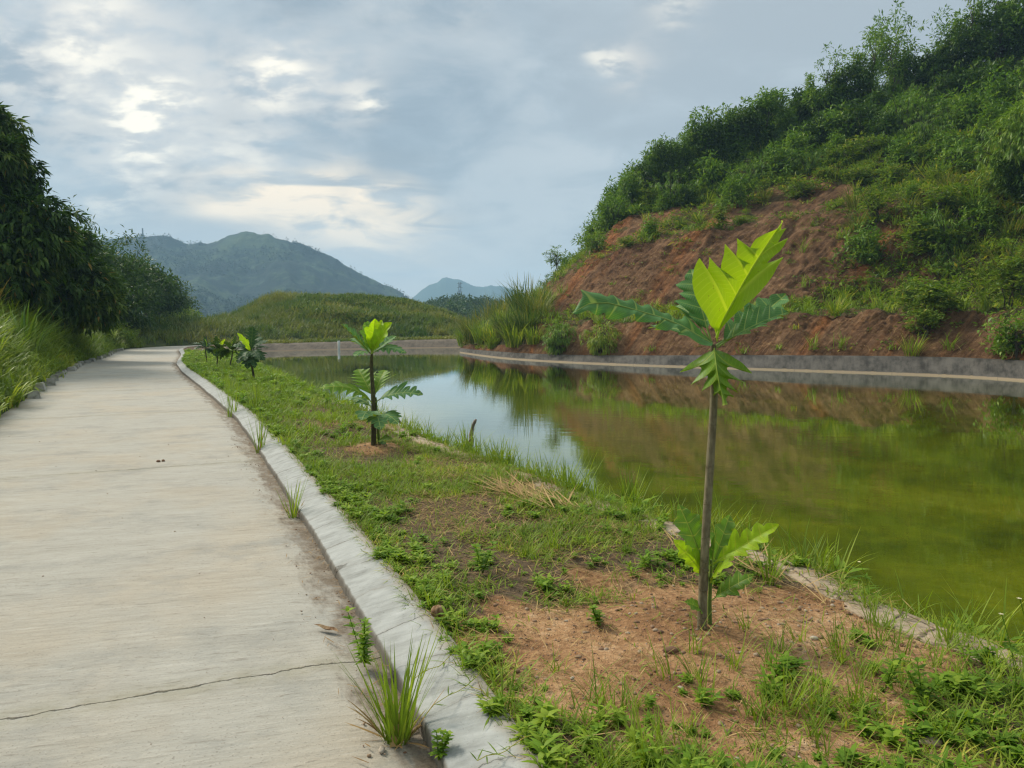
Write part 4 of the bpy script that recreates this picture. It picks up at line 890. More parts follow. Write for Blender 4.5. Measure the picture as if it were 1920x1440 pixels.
# ------------------------------------------------------------------ mound: grass and dark scrub
MPX, MPY, MDEP = project(MG); MVV = np.broadcast_to(MV[:, None], MPX.shape)
X, Y, Z = MG[..., 0], MG[..., 1], MG[..., 2]
w_ = (MVV > 2.95) * (MVV < 7.6) * (MPX > 320) * (MPX < 940) * (1.0 + .8 * (MVV > 4.6))
n = 7500; per = 16; P, i, j = cells(MG, w_, n); tn = fbm(P[:, 0] * .15, P[:, 2] * .6, s=310)
mb = MB(); base = np.repeat(P, per, 0) + rng.normal(size=(n * per, 3)) * np.array([.22, .22, 0]); hh = np.repeat(.45 + .75 * rng.random(n) * (.5 + fbm(P[:, 0] * .2, P[:, 1] * .2, s=311)), per) * np.where(np.repeat(MVV[i, j], per) < 4.0, .3, 1)
blades(mb, base, rng.random(n * per) * 6.283, hh * (.6 + .7 * rng.random(n * per)), .075, .5 * rng.random(n * per), .3 + 1.0 * rng.random(n * per), 3, 'reed', np.clip(np.repeat(tn, per) * .9 + .35 * (rng.random(n * per) - .3), 0, 1))
tag(mb.build('mound_grass', M['mound']), 'tall tan and green grass covering the mound beyond the pond', None, None, 'stuff')
mb = MB(); dn = fbm(X * .13, Z * .5, s=312)
w_ = ((MVV > 6.45) * (MVV < 7.05) * (MPX > 560) * 2.4 + (MVV > 5.4) * (MVV < 6.1) * (dn > .45) * (MPX > 560) * 1.3 + (MVV > 4.2) * (MVV < 4.9) * (dn > .55) * .9 + .35 * (MVV > 4) * (MVV < 6.6) * (dn > .56)) * (MPX < 920)
n = 2100; P, i, j = cells(MG, w_, n); tD = [clump_tpl(44, .8, 1.1, .36, .18) for _ in range(3)]
for k in range(3): q = np.arange(n) % 3 == k; stamp(mb, tD[k], P[q], rng.random(q.sum()) * 6.28, .6 + .7 * rng.random(q.sum()))
tag(mb.build('mound_scrub', M['mound_dark']), 'dark green scrub in bands along the mound terraces', None, None, 'stuff')

# ------------------------------------------------------------------ distant woods
def far_wood(name, label, Gd, wt, n, r, leaf, per, mat, skyline=0):
    P, i, j = cells(Gd, wt, n)
    if skyline:
        k = np.argmax(Gd[..., 2] + 1e-3 * Gd[..., 1], axis=0); jj = rng.integers(0, Gd.shape[1] - 1, skyline); f = rng.random(skyline)[:, None]
        P = np.concatenate([P, Gd[k[jj], jj] * (1 - f) + Gd[k[jj + 1], jj + 1] * f + rng.normal(size=(skyline, 3)) * np.array([0, r, 0])])
    mb = MB(); tp = []
    for _ in range(5):
        t = MB(); d = rand_dir(per); p = d * np.array([1, 1, 1.15]) * r * (.55 + .45 * rng.random(per))[:, None] * (1 + .3 * np.sin(d[:, :1] * 4 + _)); p[:, 2] += r * .7
        leaves(t, p, nrm(d + .5 * rand_dir(per)), np.array([0, 0, 1.]) + .3 * rand_dir(per), leaf, leaf * .7, .2, np.clip(.25 + .35 * rng.random(per), 0, 1), False); tp.append(t.arrays())
    wh = np.arange(len(P)) % 5; sz = .55 + .75 * rng.random(len(P))
    for k in range(5): q = wh == k; stamp(mb, tp[k], P[q], rng.random(q.sum()) * 6.28, sz[q], (fbm(P[q][:, 0] / (r * 12), P[q][:, 2] / (r * 12), s=320) - .5) * 1.2 + .25 * (rng.random(q.sum()) - .5))
    return tag(mb.build(name, mat), label, None, None, 'stuff')
qx, qy, _ = project(WH); fr_ = (np.arange(WH.shape[0]) >= WH.shape[0] * .28)[:, None]
far_wood('wooded_hill_forest', 'mixed woods covering the small hill in the gap', WH, fr_ * (qx > 740) * (qx < 1010) * 1.0, 2200, 1.35, .6, 44, M['tree_far'], 160)
qx, qy, _ = project(MT); fo = fbm(MT[..., 0] / 100, MT[..., 1] / 100 + MT[..., 2] / 45, s=330)
far_wood('mountain_forest', 'distant forest covering the blue mountain ridge', MT, (np.arange(MT.shape[0]) >= MT.shape[0] * .25)[:, None] * (qx > 180) * (qx < 900) * (sstep(fo, .46, .54)), 3600, 1.3, 1.3, 16, M['mtn_tree'], 40)
M['gorge_tree'] = M['tree_far']

# ------------------------------------------------------------------ left bank: long grass, thicket, trees
W_s = lambda P: 1
mb = MB(); n = 4100; s_ = 1.5 + 58.5 * rng.random(n) ** .9; off = .30 + 4.2 * rng.random(n) ** 1.3; zl = np.array([left_z(a, b)[0] for a, b in zip(s_, off)])
P = so(s_, -3.42 - off, zl - .05); per = 26; tn = fbm(P[:, 0] * .5, P[:, 1] * .5, s=340)
lenb = np.repeat((.40 + .85 * rng.random(n)) * (.45 + .55 * sstep(off, .3, 1.2)) * (1 + .25 * sstep(s_, 20, 40)), per); N_ = n * per
blades(mb, np.repeat(P, per, 0) + rng.normal(size=(N_, 3)) * np.array([.14, .14, .02]), rng.random(N_) * 6.283, lenb * (.6 + .6 * rng.random(N_)), .028 + .022 * rng.random(N_), .6 * rng.random(N_), .6 + 1.7 * rng.random(N_), 5, 'reed', np.clip(np.repeat(tn, per) + .5 * (rng.random(N_) - .5), 0, 1))
tag(mb.build('bank_grass', M['reed']), 'long bright grass spilling down the left bank', None, None, 'stuff')
mb = MB(); n = 2200; s_ = 50 + (SMAX - 19 - 50) * rng.random(n); off = .3 + 15 * rng.random(n); zl = np.array([left_z(a, b)[0] for a, b in zip(s_, off)]); P = so(s_, -3.42 - off, zl - .05); per = 14; N_ = n * per; tn = fbm(P[:, 0] * .2, P[:, 1] * .2, s=345)
blades(mb, np.repeat(P, per, 0) + rng.normal(size=(N_, 3)) * np.array([.2, .2, .02]), rng.random(N_) * 6.283, np.repeat(.5 + .7 * rng.random(n), per) * (.6 + .6 * rng.random(N_)), .06, .5 * rng.random(N_), .4 + 1.2 * rng.random(N_), 3, 'reed', np.clip(np.repeat(tn, per) + .4 * (rng.random(N_) - .5), 0, 1))
tag(mb.build('bend_grass', M['mound']), 'rough grass beyond the bend of the lane', None, None, 'stuff')
mb = MB(); n = 2000; s_ = 6 + 46 * rng.random(n) ** .8; off = 1.0 + 6.5 * rng.random(n); zl = np.array([left_z(a, b)[0] for a, b in zip(s_, off)]); P = so(s_, -3.42 - off, zl)
tE = [clump_tpl(34, .34, .45, .17, .06) for _ in range(4)]
for k in range(4): q = np.arange(n) % 4 == k; stamp(mb, tE[k], P[q], rng.random(q.sum()) * 6.28, .6 + .9 * rng.random(q.sum()), (fbm(P[q][:, 0] * .4, P[q][:, 1] * .4, s=341) - .5))
tag(mb.build('bank_scrub', M['shrub_lite']), 'leafy green scrub covering the upper left bank', None, None, 'stuff')
def bank_at(px, Y, zoff=0.0):
    p = aty(px, 600, Y); s_, o_ = to_so(p); off = -o_ - 3.42; return np.array([p[0], p[1], left_z(s_, max(off, 0))[0] + zoff])
def lumps(envs, seed):
    r = np.random.default_rng(seed); out = []
    for cx, cy, cz, rx, ry, rz, k in envs:
        for q in range(k):
            d = nrm(r.normal(size=3)); d[1] = -abs(d[1]) if r.random() < .7 else d[1]; f = .45 + .55 * r.random(); a = .75 + .75 * r.random()
            out.append((cx + d[0] * rx * f, cy + d[1] * ry * f, max(.4, cz + d[2] * rz * f), a * 1.15, a * 1.1, a * .85, int(150 + 130 * a)))
        out.append((cx, cy, cz, rx * .75, ry * .75, rz * .8, 420))
    return tuple(out)
T('bigbamboo', make_bamboo, 'bamboo_thicket', 'huge dark leafy thicket looming at the left picture edge', None, 4.2, 22, 3.0, 200, M['bamboo'], .34, .8, 'bamboo', .10, 8, .3, lumps(((-.4, 0, 4.9, 2.3, 2.2, 3.8, 22), (1.1, -.5, 2.3, 2.1, 1.8, 2.3, 9), (-2.6, 0, 3.6, 2.2, 2.2, 3.8, 8)), 3)); put('bigbamboo', bank_at(-14, 29, -.2), 0, 1.0)
T('midbamboo', make_bamboo, 'bamboo_thicket', 'lower dark leafy thicket bulging towards the lane', None, 3.4, 20, 2.6, 160, M['bamboo'], .34, .8, 'bamboo', .10, 8, .3, lumps(((0, 0, 3.1, 2.1, 2.1, 2.3, 13), (1.6, -.4, 2.0, 1.7, 1.6, 1.7, 8)), 8)); put('midbamboo', bank_at(80, 34, -.2), 0, 1.0)
put('bigbamboo', bank_at(-260, 27, -.3), 4.2, .95, 'dark leafy thicket standing left of the huge one')
T('bankdark', make_tree, 'bank_tree', 'dark crowned tree at the right end of the left bank trees', 'tree', None, 6.6, 2.2, 2.9, 190, 34, .38, .16, M['tree_dark'], .12, .62); put('bankdark', bank_at(300, 76, -.2), .3, .92)
T('bankmid', make_tree, 'bank_tree', 'light green feathery tree rising behind the bamboo', 'tree', None, 7.2, 2.2, 3.2, 150, 34, .36, .11, M['tree_mid'], .1, .58, limbs=26, lop=.5); put('bankmid', bank_at(224, 58, -.2), 1.3, .95)
put('bankmid', bank_at(188, 56, .6), 3.0, .95, 'feathery tree half hidden behind the bamboo edge')
put('bankmid', bank_at(155, 47, .2), 5.0, .9, 'feathery tree standing close behind the lower thicket')
put('bankmid', bank_at(252, 64, -.2), 4.1, .9, 'feathery tree left of the dark middle tree')
put('bankdark', bank_at(232, 66, .3), 3.3, .95, 'dark tree rising behind the feathery trees')
put('bankdark', bank_at(330, 84, -.2), 5.0, .72, 'lowest dark tree at the right foot of the left slope')
put('bankdark', bank_at(272, 70, -.2), 2.0, 1.0, 'dark middle tree between feathery tree and end tree')
T('bankbush', make_shrub, 'bank_bush', 'dark bush under the end tree of the left bank', None, 2.6, 1.8, 80, 28, .30, .12, M['tree_dark']); put('bankbush', bank_at(330, 82, -.2), .3, 1.0)
T('bankbushB', make_shrub, 'bank_bush', 'yellow green bush near the far end of the lane', None, 2.0, 1.6, 70, 24, .24, .09, M['shrub_lite']); put('bankbushB', bank_at(352, 80, -.2), .3, 1.0)
put('bankbushB', bank_at(285, 66, -.3), 1.3, .9, 'yellow green bush below the dark end trees'); put('bankbushB', bank_at(215, 52, -.3), 2.3, .9, 'yellow green bush halfway up the left bank')
put('bankbush', bank_at(170, 46, -.3), 2.3, .95, 'dark bush beside the bamboo base'); put('bankbush', bank_at(240, 60, -.3), 2.9, .85, 'dark bush below the feathery tree')
T('nearreed', make_reed, 'tall_grass_clump', 'tall broad bladed grass clump rising before the dark thicket', None, 80, 2.0, M['bamboo_lite'], .45, .055, lean=.35, bend=1.4, seg=7); put('nearreed', bank_at(38, 23, -.05), .2, 1.0)
p = so(to_so(atz(8, 765, 0))[0], -3.55, .05)
T('overhang', make_reed, 'overhanging_grass', 'grass clump drooping over the lane at the left picture edge', None, 70, .75, M['reed'], .16, .03, lean=.6, bend=1.7, seg=7); put('overhang', p, .2, 1.0)
# ------------------------------------------------------------------ breadfruit saplings
def bread_mat(name, up_c, back_c, vein_c, trans, rough):
    m, g = new_mat(name); U = attr(g, 'uvm').outputs['Vector']; q, l, sd_ = g.sep(U); t = attr(g, 'tint').outputs['Fac']
    P = g.n('ShaderNodeNewGeometry'); bf = P.outputs['Backfacing']
    n = g.noise(P.outputs['Position'], 22, 4, .6)
    c = g.mix(g.smooth(n, .3, .7), up_c, [k * 1.35 for k in up_c]); c = g.mix(g.m('MULTIPLY', t, .5), c, [k * .62 for k in up_c])
    c = g.mix(bf, c, back_c)
    sp = g.noise(P.outputs['Position'], 95, 2, .5); c = g.mix(g.m('MULTIPLY', g.smooth(sp, .68, .76), .7), c, (.16, .11, .03)); c = g.mix(g.m('MULTIPLY', g.smooth(g.noise(P.outputs['Position'], 9, 3, .6), .55, .75), .4), c, [k * .7 for k in back_c])
    pf = g.m('ABSOLUTE', g.m('SUBTRACT', g.m('FRACT', q), .6))
    mid = g.smooth(l, .018, .034, 1, 0); lat = g.smooth(g.m('ADD', pf, g.m('MULTIPLY', l, .05)), .03, .075, 1, 0)
    sec = g.m('ABSOLUTE', g.m('SUBTRACT', g.m('FRACT', g.m('ADD', g.m('MULTIPLY', l, 11.0), g.m('MULTIPLY', pf, -3.2))), .5))
    vein = g.m('MAXIMUM', mid, g.m('MAXIMUM', g.m('MULTIPLY', lat, .85), g.m('MULTIPLY', g.smooth(sec, .03, .11, 1, 0), .38)))
    c2 = g.mix(g.m('MULTIPLY', vein, .8), c, vein_c)
    h = g.m('ADD', g.m('MULTIPLY', vein, -1.0), g.m('MULTIPLY', n, .3)); b = g.n('ShaderNodeBump', ins={'Height': h, 'Strength': .5, 'Distance': .006})
    p = g.n('ShaderNodeBsdfPrincipled', ins={'Base Color': c2, 'Roughness': rough, 'Specular IOR Level': .28, 'Normal': b.outputs[0]})
    tr = g.n('ShaderNodeBsdfTranslucent', ins={'Color': g.mix(1.0, c2, (1.25, 1.25, .35), 'MULTIPLY')})
    mx = g.n('ShaderNodeMixShader', ins={0: trans, 1: p.outputs[0], 2: tr.outputs[0]}); return finish(m, g, mx.outputs[0])
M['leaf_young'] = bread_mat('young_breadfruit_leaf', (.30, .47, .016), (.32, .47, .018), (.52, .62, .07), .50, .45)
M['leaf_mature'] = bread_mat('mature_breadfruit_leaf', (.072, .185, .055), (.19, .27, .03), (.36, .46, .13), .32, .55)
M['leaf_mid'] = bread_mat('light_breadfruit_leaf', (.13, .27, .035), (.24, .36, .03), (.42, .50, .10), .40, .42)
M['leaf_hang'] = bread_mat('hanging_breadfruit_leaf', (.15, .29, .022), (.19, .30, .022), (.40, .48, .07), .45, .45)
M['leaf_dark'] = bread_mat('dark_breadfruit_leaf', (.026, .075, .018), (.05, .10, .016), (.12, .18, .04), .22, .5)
M['sap_bark'] = sapling_bark('sapling_bark', (.12, .098, .056), (.25, .215, .135))
M['sap_green'] = bark_mat('green_sapling_stem', (.10, .16, .03), (.17, .24, .05), 26)
M['sap_dark'] = sapling_bark('dark_sapling_bark', (.045, .04, .022), (.11, .10, .045))
def bread_leaf(mb, base, tip, normal, W, nl=5, sinus=.55, sag=.12, pet=.1, cup=.1, wave=.02, sweep=.75, tint=None, twist=0.0, fat=.78, nu=None, right=1.0, cut0=.0):
    base = np.asarray(base, float); tip = np.asarray(tip, float); ax = tip - base; L = np.linalg.norm(ax); t0 = ax / L
    nn = np.asarray(normal, float); nn = nn - t0 * nn.dot(t0); nn /= np.linalg.norm(nn)
    ctl = (base + tip) / 2 + nn * sag * L * 2
    nu = nu or 15 * nl + 1; nv = 13
    def B(u): u = np.asarray(u)[..., None]; return (1 - u) ** 2 * base + 2 * u * (1 - u) * ctl + u * u * tip
    def D(u): u = np.asarray(u)[..., None]; return nrm(2 * (1 - u) * (ctl - base) + 2 * u * (tip - ctl))
    up_ = np.linspace(0, 1, nu); u = pet + (1 - pet) * up_; P = B(u); T_ = D(u); side = nrm(np.cross(T_, nn)); Nn = np.cross(side, T_)
    if twist: a = twist * up_[:, None]; side, Nn = side * np.cos(a) + Nn * np.sin(a), Nn * np.cos(a) - side * np.sin(a)
    env = np.sin(np.pi * np.clip(up_, 0, 1) ** fat) ** .75; env = np.maximum(env, 0)
    q = up_ * nl; V, U = [], []
    v = np.linspace(-1, 1, nv)
    for s_ in (-1, 1):
        qq = q + (.12 if s_ > 0 else 0); p = qq - np.floor(qq); dd_ = np.where(p < .6, (.6 - p) / .6, (p - .6) / .4); tri = .82 * (1 - dd_ ** 1.9) + .18 * np.exp(-dd_ / .14)
        depth = sinus * np.sin(np.pi * np.clip(up_ * .9 + .12, 0, 1)) ** .5 * sstep(up_, cut0 - .12, cut0 + .1)
        jit = 1 + .16 * np.sin(np.floor(qq) * 2.7 + s_ + L * 17); w_ = env * (1 - depth * (1 - tri)) * jit * (right if s_ > 0 else 1.0)
        vv = v[v <= 0] if s_ < 0 else v[v > 0]; k = np.abs(vv)[None]
        lat = side[:, None] * (vv[None] * w_[:, None] * W * .5)[..., None]
        fw = T_[:, None] * ((k * w_[:, None]) * W * .5 * sweep * (1 - .92 * up_[:, None] ** 1.6))[..., None]
        z = Nn[:, None] * (cup * k * w_[:, None] * W * .5 * 2 * (1 - .35 * k) + wave * L * k ** 1.5 * np.sin(2 * np.pi * qq)[:, None] * env[:, None] + .012 * L * np.sin(9 * up_ + s_)[:, None] * k)[..., None]
        V.append(P[:, None] + lat + fw + z); U.append(np.stack([np.repeat(qq[:, None], len(vv), 1), np.broadcast_to(k * np.maximum(w_[:, None], .12), (nu, len(vv))), np.full((nu, len(vv)), float(s_))], -1))
    V = np.concatenate(V, 1); U = np.concatenate(U, 1); tint = rng.random() if tint is None else tint
    mb.add(V, F4=grid_faces(nu, nv), tint=tint, uv=U)
    uu = np.linspace(0, .97, 22); C = B(uu) - np.asarray(nn) * .0022; k0 = mb.n
    tube(mb, C, np.linspace(.0065, .0012, 22) * (L / .6) ** .6, 6, tint=.1); mb.U[-3][:, 0] = .6; mb.U[-3][:, 1] = 0; mb.U[-2][:, 0] = .6; mb.U[-1][:, 0] = .6
def outline_leaf(mb, rib, left, right, tint=.3, cup=.02, wave=.006, nv=8, seed=0):
    """a lobed blade: rib = world points base to tip; left/right = (world point, rib parameter, lobe phase) round each margin"""
    rib = np.asarray(rib, float); rl = np.concatenate([[0], np.cumsum(np.linalg.norm(np.diff(rib, axis=0), axis=1))]); rl /= rl[-1]
    def RB(u): return np.stack([np.interp(u, rl, rib[:, k]) for k in range(3)], -1)
    L = np.linalg.norm(rib[-1] - rib[0]); out = []
    for s_, side in ((-1, left), (1, right)):
        P = np.array([q[0] for q in side]); u = np.array([q[1] for q in side], float); ph = np.array([q[2] for q in side], float); k = np.linspace(0, len(P) - 1, (len(P) - 1) * 5 + 1); i = np.arange(len(P))
        Pk = np.stack([np.interp(k, i, P[:, c]) for c in range(3)], 1); uk = np.interp(k, i, u); pk = np.interp(k, i, ph)
        for _ in range(2): Pk[1:-1] = .2 * Pk[:-2] + .6 * Pk[1:-1] + .2 * Pk[2:]
        C = RB(uk); v = np.linspace(0, 1, nv); d = np.linalg.norm(Pk - C, axis=1); q = (np.sin((pk - .1) * 2 * np.pi))
        V = C[:, None] * (1 - v)[None, :, None] + Pk[:, None] * v[None, :, None]
        nrm_ = nrm(np.cross(np.gradient(C, axis=0) + 1e-6, Pk - C)) * -s_
        V = V + nrm_[:, None] * (cup * np.sin(v * np.pi)[None] * (d[:, None] / max(d.max(), 1e-6)) + wave * q[:, None] * v[None] ** 1.5)[..., None]
        U = np.stack([np.broadcast_to(pk[:, None], (len(k), nv)), np.broadcast_to(v[None] * np.maximum(d / d.max(), .15)[:, None], (len(k), nv)), np.full((len(k), nv), float(s_))], -1)
        F = grid_faces(len(k), nv); mb.add(V, F4=F if s_ < 0 else F[:, ::-1], tint=tint, uv=U)
    c = RB(np.linspace(0, .97, 24)); tube(mb, c + np.array([0, -.0015, 0]), np.linspace(.0062, .0012, 24) * L / .6, 6, tint=.1); mb.U[-3][:, 0] = .6; mb.U[-3][:, 1] = 0; mb.U[-2][:, 0] = .6; mb.U[-1][:, 0] = .6
def traced(rib, left, right, dep, org=(1000, 400), k=3.4286):
    """zoomed photo measurements -> world, each with its own depth: dep(kind, u) in metres from the stem"""
    w_ = lambda x, y, d: aty(org[0] + x / k, org[1] + y / k, Y1 + d)
    n = len(rib); R_ = [w_(x, y, dep('rib', i / (n - 1))) for i, (x, y) in enumerate(rib)]
    f = lambda side, nm: [(w_(x, y, dep(nm, u)), u, ph) for x, y, u, ph in side]
    return R_, f(left, 'left'), f(right, 'right')
def sapling(label, base, trunk, rads, lfs, bark, extra=None, traced_leaves=()):
    """trunk: world points; lfs: (base, tip, normal, width, material, kwargs)"""
    root = empty('breadfruit_sapling', base, label=label, cat='sapling', group='breadfruit saplings planted along the strip')
    b = np.asarray(base, float); mt = MB(); tr = chaikin(np.asarray(trunk, float) - b, 2); rr = np.interp(np.linspace(0, 1, len(tr)), np.linspace(0, 1, len(rads)), rads)
    tr = np.stack([np.interp(np.linspace(0, 1, 40), np.linspace(0, 1, len(tr)), tr[:, k]) for k in range(3)], 1); rr = np.interp(np.linspace(0, 1, 40), np.linspace(0, 1, len(rr)), rr)
    for q in (.28, .5, .66, .78, .88): rr = rr * (1 + .10 * np.exp(-((np.linspace(0, 1, 40) - q) / .012) ** 2))
    tube(mt, tr, rr, 12, wob=.06); mt.build('trunk', bark, root)
    if extra:
        for pts, rd, mat in extra: me_ = MB(); tube(me_, np.asarray(pts) - b, rd, 7); me_.build('stem', mat, root)
    for bs, tp, nm, W, mat, kw in lfs:
        ml = MB(); bread_leaf(ml, np.asarray(bs) - b, np.asarray(tp) - b, nm, W, **kw); ml.build('leaf', M[mat], root)
    for tr_, mat, kw in traced_leaves:
        ml = MB(); outline_leaf(ml, np.asarray(tr_[0]) - b, [(q[0] - b, q[1], q[2]) for q in tr_[1]], [(q[0] - b, q[1], q[2]) for q in tr_[2]], **kw); ml.build('leaf', M[mat], root)
    return root
Y1 = SAP1[1]
def q1(px, py, d=0.0): return aty(px, py, Y1 + d)
A = q1(1337, 650)
